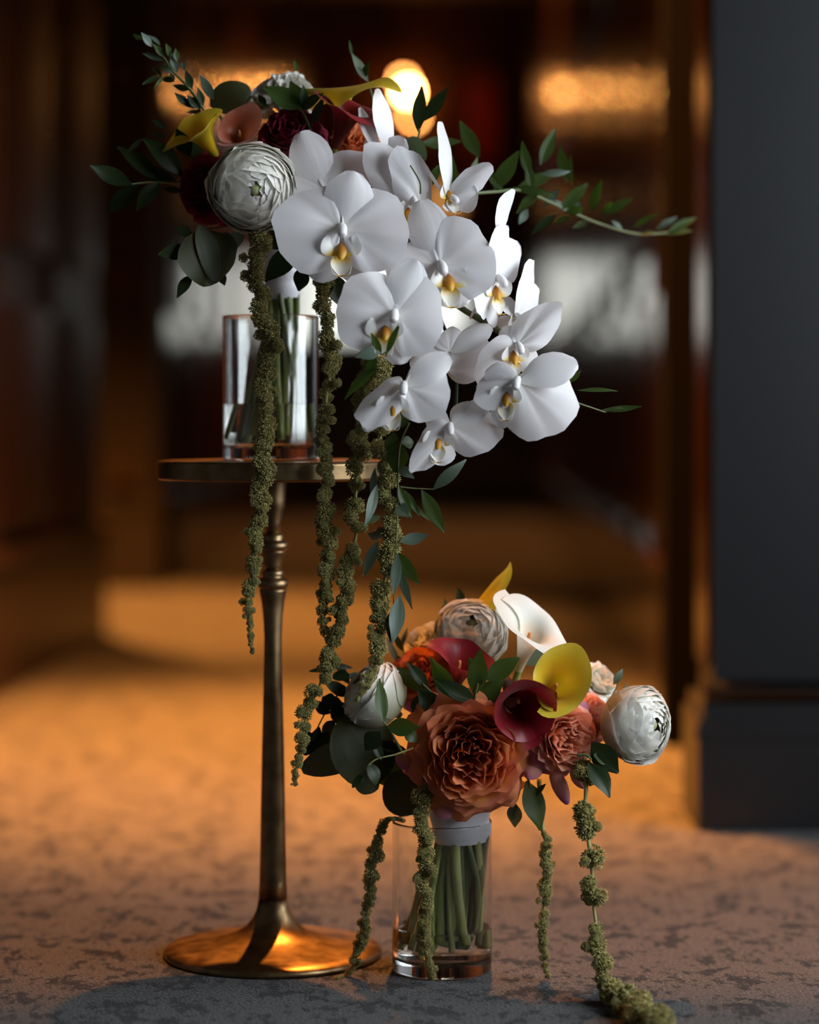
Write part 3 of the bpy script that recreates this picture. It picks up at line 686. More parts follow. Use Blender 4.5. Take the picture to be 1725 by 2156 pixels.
# ---- calla lilies
def calla(parent, A, Mth, tipdir, Rf, mat, seed, label=None, tip=0.6, back=0.35, curl=0.35, r0=0.16, droop=0.3, spadix=True, stem_to=None, flat=1.0, open_=0.0, fr=0.25, spear=0.0, spw=0.55):
    """spathe rolled round the axis A->Mth; tipdir = side on which the lip runs out into a point"""
    A = Vector(A); Mth = Vector(Mth); z = Mth-A; L = z.length; z = z/L
    y = Vector(tipdir); y = (y-z*y.dot(z)).normalized(); x = y.cross(z)
    rng = random.Random(seed); rnd = rng.random()
    ns, nf = 26, 44
    rows = []; pcs = []
    for i in range(ns+1):
        s = i/ns; row = []; pr = []
        for j in range(nf+1):
            ph = -math.pi*1.06+2.12*math.pi*j/nf
            cb = (1+math.cos(ph))/2
            hgt = L*(1.0+back*cb**1.4-fr*(1-cb)**1.2+spear*math.exp(-(ph/spw)**2))
            rad = Rf*(r0+(1-r0)*(0.35*s+0.65*s**2.4))
            fl = max(0, (s-0.66)/0.34)
            rad2 = rad+Rf*curl*fl**2*(0.75+0.25*math.cos(2*ph))*(0.5+0.5*cb+0.35)
            rad2 += Rf*0.30*fl**2.2*math.exp(-((abs(ph)-math.pi)/0.55)**2)
            rad2 *= 1+0.11*ph/math.pi*(0.4+0.6*s)
            hz = hgt*s-L*droop*0.5*fl**3*(0.35+0.65*cb)
            tp = math.exp(-(ph/0.38)**2)*fl**2.5*tip*Rf
            rim = 0.09*Rf*fl**2*math.sin(2*ph+rnd*6)+0.05*Rf*fl**3*math.sin(5*ph+rnd*9)
            pt = A+z*(hz+rim-0.4*tp*fl)+x*(math.sin(ph)*rad2*flat)+y*(math.cos(ph)*rad2+tp)
            row.append(pt); pr.append((s, j/nf, rnd))
        rows.append(row); pcs.append(pr)
    o = part('calla_lily', grid(rows, 'spathe', pcs), M[mat], parent)
    if label: o['label'] = label
    if spadix:
        part('spadix', tube(bezpath([A+z*L*0.1, A+z*L*0.45+y*Rf*0.05, A+z*L*0.80], 5), lambda t: Rf*0.13*(1-0.5*t**3), 10), M['spadix'], o)
    e = Vector(stem_to) if stem_to is not None else A-z*L*0.6
    part('stem', tube(bezpath([A+z*L*0.06, A.lerp(e, 0.4), e], 6), Rf*r0*0.95, 10), M['stem'], o)
    return o

# upper bouquet flowers
whorl('ranunculus', bq1, P(530, 396, 1.872), (.22, -1, -.14), S(92), 70, 'ranunculus', 11, 'ranunculus', 'creamy white ranunculus left of the orchids')
whorl('rose', bq1, P(432, 398, 1.895), (-.55, -.9, -.05), S(82), 34, 'burgundy', 12, 'dark', 'dark burgundy flower at the left edge of the upper bouquet')
whorl('rose', bq1, P(612, 278, 1.905), (-.05, -.75, .6), S(84), 34, 'burgundy', 13, 'dark', 'dark burgundy flower above the white ranunculus')
whorl('rose', bq1, P(752, 298, 1.925), (.25, -.8, .4), S(62), 30, 'rose_orange', 14, 'rose', 'orange rose peeking out behind the orchids', mat_out='rose_pink', out_from=.75)
whorl('carnation', bq1, P(614, 192, 1.925), (.35, -.7, .6), S(66), 38, 'ranunculus', 15, 'ruffle', 'white ruffled flower at the top of the upper bouquet')
whorl('carnation', bq1, P(554, 206, 1.925), (.1, -.7, .7), S(42), 24, 'ranunculus', 16, 'ruffle', 'smaller white ruffled flower beside the top one')
def calla_px(parent, a, m, tipv, Rf, mat, seed, label, **kw):
    return calla(parent, P(*a), P(*m), tipv, S(Rf), mat, seed, label, **kw)
calla_px(bq1, (507, 322, 1.878), (502, 262, 1.864), (.45, .6, .5), 42, 'calla_orange', 21, 'coral orange calla lily opening towards the viewer', tip=.1, back=.35, curl=.22, droop=.1, fr=.25)
calla_px(bq1, (462, 338, 1.905), (416, 270, 1.885), (-1, -.1, -.1), 40, 'calla_yellow', 22, 'olive yellow calla lily pointing left', tip=1.0, back=.12, curl=.25, droop=.1, fr=-.15)
calla_px(bq1, (640, 192, 1.915), (735, 200, 1.900), (.0, -.5, .85), 40, 'calla_yellow', 23, 'yellow calla lily lying across the top with a long pointed tip', tip=-.8, back=.3, curl=.15, droop=.1, fr=.2, spear=.8, spw=1.0)
calla_px(bq1, (706, 312, 1.905), (740, 218, 1.892), (.85, -.3, -.1), 52, 'calla_red', 24, 'dark red calla lily at the top right of the upper bouquet', tip=.35, back=.12, curl=.30, droop=.5, fr=-.05)
calla_px(bq1, (650, 262, 1.93), (664, 205, 1.93), (.3, -.2, .6), 26, 'calla_yellow', 25, 'small yellow calla lily tucked under the white ruffled flower', tip=.4)

# ---- greenery
def sprig(parent, name, stem_pts, leaves, mat, Y0, Y1, label=None, prof='L', sr=3.0, jitter=0.010, seed=1, smat='stem_dark', fold=0.18):
    """stem_pts: pixel path; leaves: (bx, by, tx, ty, w[, mat]); depth runs Y0 -> Y1 along x-order of the stem"""
    n = len(stem_pts)
    if n == 2:
        a, b = stem_pts; stem_pts = [a, ((a[0]+b[0])/2+3, (a[1]+b[1])/2), b]; n = 3
    pts = [P(x, y, Y0+(Y1-Y0)*i/(n-1)) for i, (x, y) in enumerate(stem_pts)]
    o = part(name, tube(bezpath(pts, 8), lambda t: S(sr)*(1.15-0.5*t), 6), M[smat], parent)
    if label: o['label'] = label
    rng = random.Random(seed)
    for lf in leaves:
        bx, by, tx, ty, wd = lf[:5]
        m_ = lf[5] if len(lf) > 5 and lf[5] else mat
        pf = lf[6] if len(lf) > 6 else prof
        # depth at the leaf's base: nearest stem point
        k = min(range(n), key=lambda i: (stem_pts[i][0]-bx)**2+(stem_pts[i][1]-by)**2)
        Yb = Y0+(Y1-Y0)*k/(n-1); Yt = Yb+rng.uniform(-jitter, jitter)*1.3
        h = Vector((rng.uniform(-.45, .45), -1, rng.uniform(-.1, .6)))
        part('leaf', petal_mesh(P(bx, by, Yb), P(tx, ty, Yt), S(wd)*1.12, pf, tuple(h), rng.uniform(-.07, .09), 0, 0.03, nseed(), 1, 1, 12, 8, fold=fold*rng.uniform(.4, 1.4), twist=rng.uniform(-.4, .4), tipcurl=rng.uniform(-.12, .06)), M[m_], o)
    return o
A_ = 'leaf_pale'
sprig(bq1, 'eucalyptus_sprig', [(452, 262), (425, 225), (398, 186), (366, 152), (340, 115), (305, 78)], [
 (301,84,280,72,12),(320,99,298,68,15,A_),(338,96,312,70,11,A_),(348,120,323,93,14),(345,127,300,112,12,'leaf_dark'),(358,120,349,91,14),(373,130,370,102,14),(373,152,360,112,16,A_),(388,150,385,128,10,A_),(364,153,340,137,14,'leaf_dark'),(341,161,319,139,11,'leaf_dark'),(338,160,300,178,13,'leaf_dark'),(366,173,358,151,10,A_),(367,172,342,166,14,'leaf_dark'),(404,187,391,148,16,'leaf_dark'),(399,189,361,178,13,'leaf_dark'),(428,222,418,185,16,'leaf_dark'),(422,229,394,200,20,'leaf_dark'),(410,229,384,208,20,'leaf_dark'),(402,224,368,196,14,'leaf_dark'),(420,234,392,236,8,'leaf_dark'),(450,210,422,157,20,A_),(345,162,325,184,7)],
 'leaf', 1.90, 1.90, 'slender eucalyptus sprig rising at the upper left', seed=2, sr=3.0)
sprig(bq1, 'eucalyptus_stem', [(480, 300), (470, 260), (450, 225)], [(443,222,526,188,62,'leaf_olive','R'),(414,300,420,222,28,'leaf_dark')], 'leaf_olive', 1.93, 1.925, 'round olive eucalyptus leaf behind the coral calla', seed=3)
sprig(bq1, 'ruscus_sprig', [(440, 382), (370, 384), (310, 384), (262, 390)], [
 (278,389,188,348,34),(292,388,221,450,36),(335,384,286,442,32),(340,384,247,309,36),(372,384,285,350,30),(385,372,302,290,44),(350,270,320,251,14),(350,290,318,280,12),(300,292,268,320,12),(385,402,342,397,14),(400,330,372,270,34),(420,345,395,280,30)],
 'leaf_dark', 1.905, 1.885, 'dark ruscus sprig reaching out at the left', seed=4, sr=2.5)
sprig(bq1, 'eucalyptus_stem', [(520, 470), (470, 478), (420, 484)], [
 (416,486,450,600,122,'leaf_olive','R'),(420,474,455,590,46,'leaf_sage','R'),(515,474,474,542,30,'leaf_pale'),(398,524,333,538,34),(404,578,373,627,24),(462,570,474,602,18),(405,492,370,480,22),(480,490,460,560,60,'leaf_olive','R')],
 'leaf_dark', 1.90, 1.868, 'large round eucalyptus leaves hanging at the lower left', seed=5, fold=0.05, sr=2.5)
sprig(bq1, 'ruscus_sprig', [(600, 480), (640, 540), (640, 565)], [(628,516,556,594,46),(642,560,628,614,34),(600,500,560,520,34),(700,575,722,650,46),(690,580,690,625,28),(745,590,765,640,30),(585,455,572,500,28)], 'leaf_dark', 1.885, 1.87, 'dark leaves around the ribbon', seed=6)
sprig(bq1, 'ruscus_sprig', [(655, 275), (640, 240), (630, 226)], [(640,228,556,180,44,'leaf'),(636,230,612,171,36,'leaf'),(634,234,684,197,24,'leaf'),(656,264,682,203,20),(640,226,640,180,18),(626,150,620,127,10,'leaf'),(560,225,545,200,14)], 'leaf_dark', 1.90, 1.895, 'green leaves in front of the white ruffled flower', seed=7)
sprig(bq1, 'ruscus_sprig', [(790, 230), (775, 172), (755, 140), (740, 108)], [(775,172,738,112,22,'leaf'),(742,118,735,84,7,'leaf'),(765,165,776,130,16)], 'leaf_dark', 1.92, 1.93, 'thin dark tendril leaf above the yellow calla', seed=8, sr=2)
sprig(bq1, 'ruscus_sprig', [(850, 400), (862, 350), (872, 310), (884, 272)], [
 (880,276,887,182,28),(890,254,942,184,30),(888,302,970,297,28,'leaf'),(1010,332,968,254,32,'leaf'),(955,395,950,328,22,'leaf'),(985,390,1008,330,20,'leaf'),(862,340,826,284,20),(868,352,878,286,56,'leaf_pale','R'),(895,380,850,330,30),(900,400,925,350,24,'leaf')],
 'leaf_dark', 1.91, 1.955, 'dark ruscus leaves against the glowing lamp', seed=9)
sprig(bq1, 'ruscus_sprig', [(960, 410), (1040, 404), (1100, 402), (1180, 436), (1260, 470), (1340, 492), (1405, 490)], [
 (1040,402,1093,317,36),(1116,372,1098,298,22),(1138,348,1170,270,28),(1197,384,1177,304,24),(1170,362,1086,398,30),(1138,366,1202,362,16,'leaf_pale'),(1205,390,1202,325,9),(1080,395,1168,410,20),(1135,402,1088,447,22),(1176,400,1148,434,20,'leaf_pale'),(1182,442,1238,384,28),(1244,446,1268,378,26),(1272,452,1332,417,22),(1172,450,1118,492,20,'leaf_dark'),(1112,440,1094,472,18,'leaf_pale'),(1335,478,1387,450,14),(1380,486,1427,457,15,'leaf_pale'),(1404,492,1467,457,20),(1404,494,1458,487,18),(1350,496,1388,489,14),(1288,464,1312,482,9,'leaf_pale'),(1060,400,1020,350,20),(1120,400,1110,340,20),(1225,450,1205,410,14,'leaf_pale'),(1190,445,1230,440,20),(1200,455,1165,470,16),(1240,465,1205,480,14),(1155,420,1205,452,16,'leaf_pale'),(1265,448,1290,425,16)],
 'leaf', 1.90, 2.06, 'long leafy ruscus branch reaching out to the right', seed=10, sr=3.5)
sprig(bq1, 'grass_twig', [(1190, 835), (1216, 848), (1245, 858), (1275, 868)], [(1216,822,1302,820,10),(1268,863,1352,856,13),(1272,868,1335,858,8),(1200,806,1224,780,12)], 'leaf', 1.85, 1.87, 'thin twig with narrow leaves right of the lowest orchid', seed=11, sr=2)
sprig(bq1, 'ruscus_sprig', [(862, 890), (842, 940), (838, 1020), (836, 1100), (832, 1190), (828, 1290)], [
 (842,932,832,996,44),(846,934,872,930,26),(838,984,872,1006,22,'leaf_pale'),(838,1020,868,1090,20),(840,1040,906,1096,12),(836,1060,860,1088,28,'leaf_pale'),(842,1140,904,1127,25,'leaf_pale'),(834,1160,883,1232,27),(838,1166,830,1252,22,'leaf_pale'),(838,1190,868,1284,18,'leaf_pale'),(842,1252,830,1354,32,'leaf_pale'),(826,1282,824,1352,24,'leaf_dark'),(794,1020,774,1108,22,'leaf_pale'),(802,1086,766,1102,14),(806,1130,776,1124,22,'leaf_pale'),(796,1138,767,1214,24,'leaf_pale'),(790,985,786,1062,16,'leaf_pale'),(830,910,820,960,30),(848,900,862,842,24,'leaf')],
 'leaf', 1.838, 1.842, 'hanging ruscus sprig with drooping leaves below the orchids', seed=12, sr=2)
sprig(bq1, 'ruscus_sprig', [(836, 1024), (870, 1028), (914, 1030)], [(912,1031,982,968,25,'leaf_pale'),(888,1031,936,1122,30),(852,1031,884,1088,14)], 'leaf', 1.84, 1.845, 'side shoot with three leaves pointing right', seed=13, sr=1.6, jitter=0.006)
sprig(bq1, 'ruscus_sprig', [(818, 740), (805, 748), (795, 772)], [(802,742,748,752,26,'leaf_pale'),(795,770,722,838,22),(790,748,775,800,22),(803,748,782,700,15),(812,750,844,676,14,'leaf')], 'leaf', 1.79, 1.79, 'curled leaves below the round orchid', seed=14, sr=2, jitter=0.004)
sprig(bq1, 'grass_blade', [(886, 408), (884, 382), (864, 348)], [], 'leaf_dark', 1.845, 1.845, 'thin dark blade lying on an orchid petal', sr=2.2)

# ---- amaranth: fuzzy clusters, a few shared shapes
def fuzz_mesh(seed):
    rng = random.Random(seed); verts = []; faces = []; pcs = []
    def spike(p, d, l, wd, tone):
        a = d.cross(Vector((0.3, 0.5, 0.8))); a.normalize(); b = d.cross(a); k = len(verts)
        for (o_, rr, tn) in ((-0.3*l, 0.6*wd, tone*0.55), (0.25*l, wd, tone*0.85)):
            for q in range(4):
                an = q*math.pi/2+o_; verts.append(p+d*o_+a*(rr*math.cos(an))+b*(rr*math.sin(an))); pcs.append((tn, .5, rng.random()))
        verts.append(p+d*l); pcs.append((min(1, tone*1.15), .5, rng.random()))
        for q in range(4):
            r2 = (q+1) % 4; faces.append((k+q, k+r2, k+4+r2, k+4+q)); faces.append((k+4+q, k+4+r2, k+8))
    nb = 11
    lobes = []
    for i in range(nb):
        z = 1-2*(i+.5)/nb; rr = math.sqrt(1-z*z); an = i*2.4+rng.uniform(-.4, .4)
        lobes.append((Vector((rr*math.cos(an), rr*math.sin(an), z))*rng.uniform(.42, .62), rng.uniform(.34, .50)))
    lobes.append((Vector((0, 0, 0)), 0.62))
    for c, lr in lobes:
        m = 46 if c.length > 0 else 60
        for i in range(m):
            z = 1-2*(i+.5)/m; rr = math.sqrt(1-z*z); an = i*2.399963+rng.uniform(-.3, .3)
            d = Vector((rr*math.cos(an), rr*math.sin(an), z))
            p = c+d*lr
            if any((p-c2).length < r2*0.72 for c2, r2 in lobes if c2 is not c): continue
            d2 = (d+Vector((rng.uniform(-.4, .4), rng.uniform(-.4, .4), rng.uniform(-.4, .4)))).normalized()
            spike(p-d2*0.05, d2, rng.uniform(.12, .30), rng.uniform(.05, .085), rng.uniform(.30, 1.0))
    # inner body so that no light leaks through
    k = len(verts)
    for i in range(7):
        th = math.pi*i/6
        for q in range(8):
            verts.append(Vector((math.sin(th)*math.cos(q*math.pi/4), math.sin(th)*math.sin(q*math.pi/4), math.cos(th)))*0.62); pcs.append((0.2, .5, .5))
    for i in range(6):
        for q in range(8):
            faces.append((k+i*8+q, k+i*8+(q+1) % 8, k+(i+1)*8+(q+1) % 8, k+(i+1)*8+q))
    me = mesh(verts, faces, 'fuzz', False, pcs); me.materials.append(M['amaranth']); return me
FUZZ = [fuzz_mesh(500+i) for i in range(7)]
def amaranth(parent, pts, label, seed, gaps=(), density=0.62, fill=1.0):
    """pts: (px, py, Y, width px); gaps: (y0, y1) rows where only the stem shows"""
    rng = random.Random(seed)
    path = bezpath([P(x, y, Y) for x, y, Y, w_ in pts], 8)
    wid = []
    for i in range(len(pts)-1):
        for k in range(8): wid.append(S(pts[i][3]+(pts[i+1][3]-pts[i][3])*k/8, pts[i][2]))
    wid.append(S(pts[-1][3], pts[-1][2]))
    o = part('amaranth_strand', tube(path, lambda t: S(4.5)*(1.1-0.7*t), 8), M['amaranth_stem'], parent); o['label'] = label
    # arc length walk
    acc = 0.0; nxt = 0.0
    for i in range(len(path)-1):
        seg = (path[i+1]-path[i]); L = seg.length; d = seg.normalized()
        while nxt <= acc+L:
            q = (nxt-acc)/L; p = path[i].lerp(path[i+1], q); wd = wid[i]+(wid[i+1]-wid[i])*q
            py = HZ+(HC-p.z)*F/p.y
            step = wd*density*rng.uniform(.75, 1.45)
            if not any(a <= py <= b for a, b in gaps):
                for rep in range(2):
                    rr = wd*0.5*rng.uniform(.72, 1.12)*(1 if rep == 0 else .60)
                    off = Vector((rng.uniform(-1, 1), rng.uniform(-.8, .8), rng.uniform(-.3, .3)))*(wd*(0.20 if rep == 0 else .50))
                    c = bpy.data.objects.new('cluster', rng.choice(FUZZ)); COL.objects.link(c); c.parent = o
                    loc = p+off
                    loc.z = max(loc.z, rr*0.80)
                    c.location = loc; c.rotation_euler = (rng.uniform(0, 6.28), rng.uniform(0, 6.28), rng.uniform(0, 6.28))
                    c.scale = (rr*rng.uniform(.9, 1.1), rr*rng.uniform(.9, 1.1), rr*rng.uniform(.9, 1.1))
            nxt += step
        acc += L
    return o
amaranth(bq1, [(548,470,1.88,44),(540,520,1.868,46),(533,562,1.862,40),(550,640,1.858,46),(562,715,1.856,52),(562,800,1.855,48),(560,880,1.854,46),(552,960,1.853,46),(548,1040,1.853,44),(538,1110,1.853,38),(530,1200,1.853,32),(524,1262,1.853,28),(527,1320,1.853,18),(531,1376,1.853,9)], 'long olive green amaranth strand in front of the upper vase', 31, density=.48)
amaranth(bq1, [(690,560,1.87,44),(680,625,1.862,40),(690,700,1.86,44),(698,760,1.86,46),(688,830,1.86,44),(682,900,1.86,42),(685,970,1.86,44),(685,1050,1.86,44),(690,1130,1.86,38),(688,1210,1.86,34),(684,1290,1.86,32),(682,1342,1.86,22)], 'green amaranth strand hanging right of the upper vase', 32, density=.52)
amaranth(bq1, [(790,740,1.87,40),(768,800,1.866,44),(765,900,1.864,42),(757,960,1.862,44),(750,1010,1.862,44),(748,1050,1.862,40),(745,1082,1.862,44),(750,1115,1.862,38),(745,1150,1.862,40),(733,1200,1.861,38),(726,1255,1.86,40),(712,1310,1.858,38),(694,1370,1.856,40),(674,1440,1.854,40),(648,1500,1.852,38),(631,1570,1.85,30),(620,1655,1.85,12)], 'longest amaranth strand curving down to the left of the lower bouquet', 33, gaps=((1030, 1058), (1098, 1104), (1122, 1136)), density=.55)
amaranth(bq1, [(805,740,1.862,56),(800,830,1.855,54),(800,920,1.85,50),(812,985,1.848,44),(812,1030,1.847,52),(822,1080,1.847,50),(820,1140,1.847,44),(814,1200,1.846,38),(805,1250,1.846,44),(800,1310,1.845,36),(797,1360,1.844,40),(786,1405,1.84,32),(766,1450,1.832,18),(750,1477,1.828,8)], 'pale green amaranth strand ending over the lower white ranunculus', 34, gaps=((948, 962), (1212, 1226)), density=.52)

# ---- ribbon and stems of the upper bouquet
def wrap(parent, a, b, ra, rb, label, bands=4, slant=0.0):
    a = Vector(a); b = Vector(b)
    rows = []
    n = 20
    for i in range(n+1):
        t = i/n; c = a.lerp(b, t); r = ra+(rb-ra)*t+0.0012*abs(math.sin(t*bands*math.pi))
        row = []
        for k in range(40):
            q = 2*math.pi*k/40
            row.append(c+Vector((r*math.cos(q), r*math.sin(q)*0.92, slant*r*math.sin(q+0.9)*(0.35+0.65*abs(math.sin(t*bands*math.pi/2))))))
        rows.append(row)
    o = part('ribbon_wrap', grid(rows, 'ribbon', closed=True), M['ribbon'], parent); o['label'] = label; return o
rb = wrap(bq1, P(590, 520, 1.955), P(596, 628, 1.965), S(44), S(36), 'white satin ribbon wrap', 3, 0.10)
rng = random.Random(5)
vb = ZV1+0.0108
for i in range(16):
    q = i*2.4; rr = 0.0125*math.sqrt((i+.5)/16)
    top = P(596, 622, 1.965)+Vector((rr*math.cos(q), rr*math.sin(q), 0))
    rb_ = 0.030*math.sqrt((i+.8)/16)
    q2 = q+0.9
    bot = Vector((XV1+rb_*math.cos(q2), YV1+rb_*math.sin(q2), vb+0.003+0.010*rng.random()))
    mid = top.lerp(bot, 0.5)+Vector((rng.uniform(-.003, .003), rng.uniform(-.003, .003), 0))
    stemobj([top+Vector((0, 0, 0.02)), top, mid, bot], rng.uniform(.0020, .0034), bq1, rng.choice(['stem', 'stem_dark', 'stem_dark']))

# ------------------------------------------------------------------ lower bouquet
bq2 = thing('rose_bouquet', (XV2, YV2, 0.0112), 'rounded bouquet of orange roses and callas standing in the vase on the carpet', 'bouquet')
whorl('rose', bq2, P(992, 1588, 1.84), (.02, -1, -.02), S(140), 58, 'rose_orange', 41, 'rose', 'large burnt orange garden rose at the front', mat_out='rose_orange')
whorl('rose', bq2, P(1190, 1552, 1.853), (.42, -.9, -.05), S(90), 50, 'rose_peach', 42, 'rose', 'peach garden rose with pink edges right of the large rose', mat_out='rose_pink', out_from=.80)
whorl('rose', bq2, P(1248, 1512, 1.895), (.75, -.5, .2), S(72), 36, 'rose_peach', 43, 'rose', 'pale pink rose behind the peach rose', mat_out='rose_pink', out_from=.85)
whorl('rose', bq2, P(884, 1418, 1.915), (-.25, -.75, .6), S(82), 36, 'rose_orange', 44, 'rose', 'orange pink rose behind the left white ranunculus', mat_out='rose_pink', out_from=.75)
whorl('ranunculus', bq2, P(790, 1466, 1.872), (-.75, -.25, .62), S(72), 54, 'ranunculus', 45, 'ranunculus', 'closed white ranunculus at the left of the lower bouquet')
whorl('ranunculus', bq2, P(990, 1338, 1.918), (.05, -.72, .55), S(78), 64, 'ranunculus', 46, 'ranunculus', 'cream ranunculus at the top of the lower bouquet')
whorl('ranunculus', bq2, P(1338, 1524, 1.868), (.72, -.72, .06), S(80), 68, 'ranunculus', 47, 'ranunculus', 'open white ranunculus at the far right', rag_=1.6)
whorl('rose', bq2, P(1262, 1430, 1.93), (.55, -.5, .6), S(58), 26, 'ranunculus', 48, 'dark', 'white rose behind the yellow calla')
whorl('rose', bq2, P(898, 1352, 1.945), (-.5, -.5, .7), S(70), 22, 'ranunculus', 49, 'dark', 'cream rose behind the top ranunculus')
# hanging pink petals under the peach rose
for a, b_, wd in (((1160, 1610), (1196, 1694), 34), ((1130, 1600), (1112, 1640), 46), ((1205, 1610), (1232, 1660), 34), ((930, 1680), (942, 1724), 50), ((870, 1590), (846, 1620), 60)):
    part('petal', petal_mesh(P(*a, 1.855), P(*b_, 1.85), S(wd), 'O', 'C', .08, -.2, .06, nseed(), 1, 1, 12, 8), M['rose_pink'], bq2)
calla_px(bq2, (950, 1318, 1.935), (1030, 1272, 1.930), (-.2, -.5, .8), 38, 'calla_gold', 51, 'golden calla lily with a pointed tip at the top back', tip=.6, back=.25, curl=.15, droop=-.3, fr=.3, spear=.6, spw=.8)
calla_px(bq2, (1092, 1412, 1.895), (1122, 1312, 1.880), (.75, -.6, -.1), 52, 'calla_white', 52, 'white calla lily at the top of the lower bouquet', tip=.35, back=.0, curl=.62, droop=.45, fr=-.30)
calla_px(bq2, (962, 1446, 1.882), (970, 1378, 1.868), (-.7, -.1, .6), 50, 'calla_pink', 53, 'raspberry pink calla lily in the middle of the lower bouquet', tip=.3, back=.25, curl=.15, droop=.1, fr=.15)
calla_px(bq2, (1062, 1428, 1.885), (1100, 1492, 1.824), (-.3, .3, .9), 61, 'calla_red', 54, 'dark burgundy calla lily leaning over the large rose', tip=.1, back=.35, curl=.2, droop=.15, fr=.0)
calla_px(bq2, (1150, 1474, 1.874), (1178, 1432, 1.838), (.35, .5, .7), 52, 'calla_yellow', 55, 'bright yellow calla lily above the peach rose', tip=.15, back=.30, curl=.30, droop=.15, fr=.0)

sprig(bq2, 'ruscus_sprig', [(1000, 1500), (1000, 1468), (1006, 1440)], [(1000,1464,1012,1366,40,'leaf'),(1022,1432,1094,1384,38,'leaf'),(1014,1442,988,1384,28,'leaf'),(962,1474,904,1384,40,'leaf'),(1002,1478,918,1430,32),(1000,1494,1062,1424,42,'leaf')], 'leaf_dark', 1.85, 1.842, 'dark green leaves in front of the pink calla', seed=21)
sprig(bq2, 'ruscus_sprig', [(930, 1490), (910, 1460), (890, 1440)], [(908,1456,830,1405,34,'leaf'),(902,1450,856,1393,24),(940,1480,930,1400,34),(920,1500,880,1450,40),(930,1510,960,1440,44),(885,1520,900,1450,50),(960,1500,985,1450,40)], 'leaf_dark', 1.862, 1.855, 'dark leaves between the white ranunculus and the large rose', seed=22)
sprig(bq2, 'ruscus_sprig', [(850, 1590), (822, 1540), (808, 1520)], [(808,1522,800,1428,28,'leaf'),(814,1530,882,1532,36,'leaf'),(800,1540,770,1580,40),(850,1540,880,1562,26,'leaf')], 'leaf_dark', 1.838, 1.830, 'bright leaf pair below the left white ranunculus', seed=23, jitter=.005)
sprig(bq2, 'eucalyptus_stem', [(900, 1600), (820, 1580), (740, 1560)], [(722,1508,800,1652,128,'leaf_olive','R'),(790,1572,636,1622,66,'leaf_sage','R'),(820,1630,895,1706,96,'leaf_olive','R'),(800,1560,850,1660,90,'leaf_dark','R'),(745,1640,800,1650,60,'leaf_olive','R')], 'leaf_olive', 1.87, 1.862, 'broad round eucalyptus leaves at the lower left', seed=24, fold=.04)
sprig(bq2, 'ruscus_sprig', [(1100, 1620), (1112, 1640), (1118, 1660)], [(1108,1644,1146,1748,52,'leaf'),(1084,1690,1084,1742,32,'leaf_pale'),(1150,1650,1118,1682,12)], 'leaf', 1.86, 1.862, 'broad leaf hanging below the peach rose', seed=25, fold=.08, jitter=.004)
sprig(bq2, 'ruscus_sprig', [(1215, 1590), (1235, 1590), (1246, 1600)], [(1246,1562,1302,1628,50),(1240,1606,1286,1678,42),(1250,1590,1290,1600,30,'leaf')], 'leaf_dark', 1.842, 1.84, 'dark pointed leaves at the right below the peach rose', seed=26)
sprig(bq2, 'eucalyptus_sprig', [(800, 1420), (745, 1440), (705, 1470), (675, 1520), (648, 1580)], [
 (722,1402,650,1413,11),(742,1406,690,1400,11),(738,1422,700,1426,22),(735,1462,688,1440,28),(722,1482,678,1470,24),(695,1502,662,1480,24),(705,1518,682,1566,40),(672,1530,655,1592,26),(692,1540,668,1582,24),(658,1545,624,1551,16),(740,1490,700,1500,30),(735,1440,712,1400,18),(760,1430,735,1420,18,'leaf_pale'),(735,1470,715,1440,16,'leaf_pale'),(700,1480,722,1530,28),(660,1560,640,1590,20),(680,1500,700,1460,26),(720,1500,735,1540,26)],
 'leaf_dark', 1.90, 1.88, 'dark small-leaved eucalyptus spray at the left of the lower bouquet', seed=27, sr=2, prof='O')
sprig(bq2, 'eucalyptus_sprig', [(870, 1575), (835, 1588), (790, 1600), (765, 1625)], [(763,1628,742,1658,14),(768,1620,762,1648,12,'leaf_pale'),(778,1606,792,1652,28),(804,1600,790,1562,18)], 'leaf_dark', 1.835, 1.828, 'thin yellow stem with tiny leaves at the lower left', seed=28, sr=1.8, smat='amaranth_stem', prof='O', jitter=.004)
sprig(bq2, 'eucalyptus_sprig', [(960, 1300), (965, 1280), (970, 1270)], [(974,1274,964,1238,18),(942,1292,934,1258,12,'leaf_pale'),(950,1300,930,1275,10)], 'leaf_dark', 1.95, 1.95, 'small leaf buds behind the top ranunculus', seed=29, sr=2)
sprig(bq2, 'eucalyptus_sprig', [(1280, 1480), (1295, 1455), (1305, 1430)], [(1292,1442,1312,1408,16,'leaf_pale'),(1308,1462,1322,1436,8,'leaf'),(1285,1560,1300,1600,24,'leaf'),(1270,1510,1300,1540,18,'leaf_pale'),(1110,1400,1145,1350,40,'leaf_pale','R')], 'leaf', 1.90, 1.90, 'small pale leaves beside the far right ranunculus', seed=30, sr=2)
sprig(bq2, 'eucalyptus_sprig', [(860, 1400), (850, 1370), (845, 1340)], [(850,1372,828,1330,14),(848,1360,858,1320,10,'leaf_pale'),(842,1400,815,1340,14,'leaf_pale'),(870,1420,836,1380,16)], 'leaf_dark', 1.93, 1.94, 'thin leaves behind the amaranth strand', seed=31, sr=1.6)

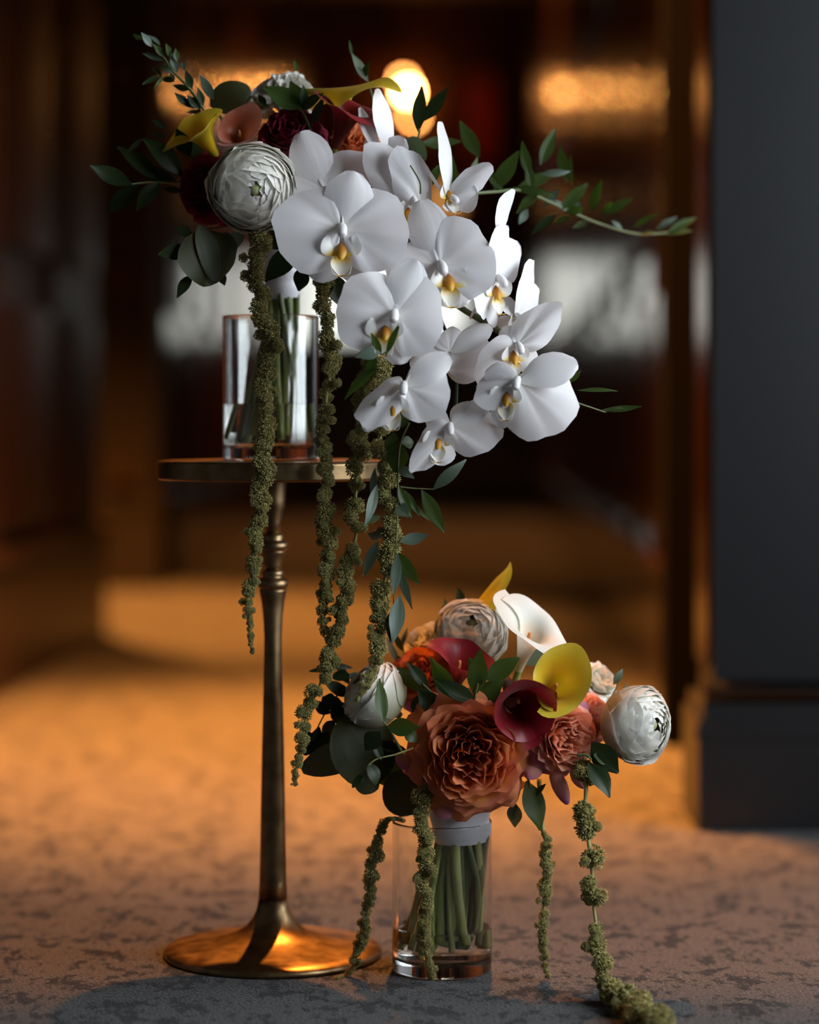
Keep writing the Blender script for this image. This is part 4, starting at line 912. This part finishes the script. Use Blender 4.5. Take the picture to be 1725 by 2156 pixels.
ZF = lambda y: HC*F/(y-HZ)       # depth of the carpet at row y
amaranth(bq2, [(850,1728,1.90,8),(826,1724,1.873,10),(802,1740,1.868,26),(788,1800,1.868,34),(780,1860,1.87,32),(774,1920,1.872,30),(762,1980,1.874,26),(744,2032,1.878,22),(728,2052,1.882,14),(710,2060,1.872,9)], 'short amaranth strand bending over the left rim of the lower vase', 61, density=.5)
amaranth(bq2, [(893,1640,1.85,40),(893,1690,1.845,46),(893,1760,1.842,42),(894,1840,1.842,40),(897,1900,1.843,36),(893,1960,1.845,32),(900,2010,1.848,26),(912,2058,1.852,20)], 'amaranth strand hanging straight in front of the lower vase', 62, density=.44)
amaranth(bq2, [(1135,1640,1.88,8),(1143,1745,1.868,12),(1150,1775,1.868,28),(1150,1850,1.868,28),(1146,1900,1.868,26),(1143,1960,1.868,24),(1146,2020,1.868,20),(1158,2060,1.866,11)], 'thin amaranth strand just right of the lower vase', 63, gaps=((1600, 1752), (1905, 1915)), density=.55)
amaranth(bq2, [(1225,1610,1.85,38),(1234,1650,1.835,36),(1232,1700,1.83,40),(1226,1722,1.825,62),(1238,1765,1.822,46),(1243,1800,1.82,48),(1248,1850,1.818,46),(1250,1905,1.815,60),(1256,1950,1.812,50),(1262,2000,1.81,62),(1272,2040,1.806,60),(1284,2072,1.802,60),(1306,2112,1.782,64),(1345,2150,1.738,66),(1400,2190,1.70,60)], 'thick amaranth strand trailing onto the carpet at the right', 64, gaps=((1652, 1702), (1745, 1778), (1822, 1832), (1868, 1880), (1925, 1938)), density=.52)
wrap(bq2, P(968, 1690, 1.895), P(972, 1770, 1.90), S(66), S(56), 'white satin ribbon wrap', 2, 0.16)
rng = random.Random(9)
for i in range(32):
    q = i*2.4; rr = 0.0195*math.sqrt((i+.5)/32)
    top = P(974, 1762, 1.90)+Vector((rr*math.cos(q), rr*math.sin(q)*0.85, 0))
    rb_ = 0.0325*math.sqrt((i+.5)/32); q2 = q+1.05
    bot = Vector((XV2-0.002+rb_*0.95*math.cos(q2), YV2+rb_*math.sin(q2)*0.95, 0.0115+0.004+0.014*rng.random()))
    mid = top.lerp(bot, 0.5)+Vector((rng.uniform(-.004, .004), rng.uniform(-.003, .003), 0))
    mid2 = Vector((XV2, YV2, mid.z)); dm = (mid-mid2)*1.2
    mid = mid2+dm*min(1, 0.031/dm.length)
    stemobj([top+Vector((0, 0, 0.015)), top, mid, bot], rng.uniform(.0024, .0044), bq2, rng.choice(['stem', 'stem', 'stem_dark', 'amaranth_stem']))
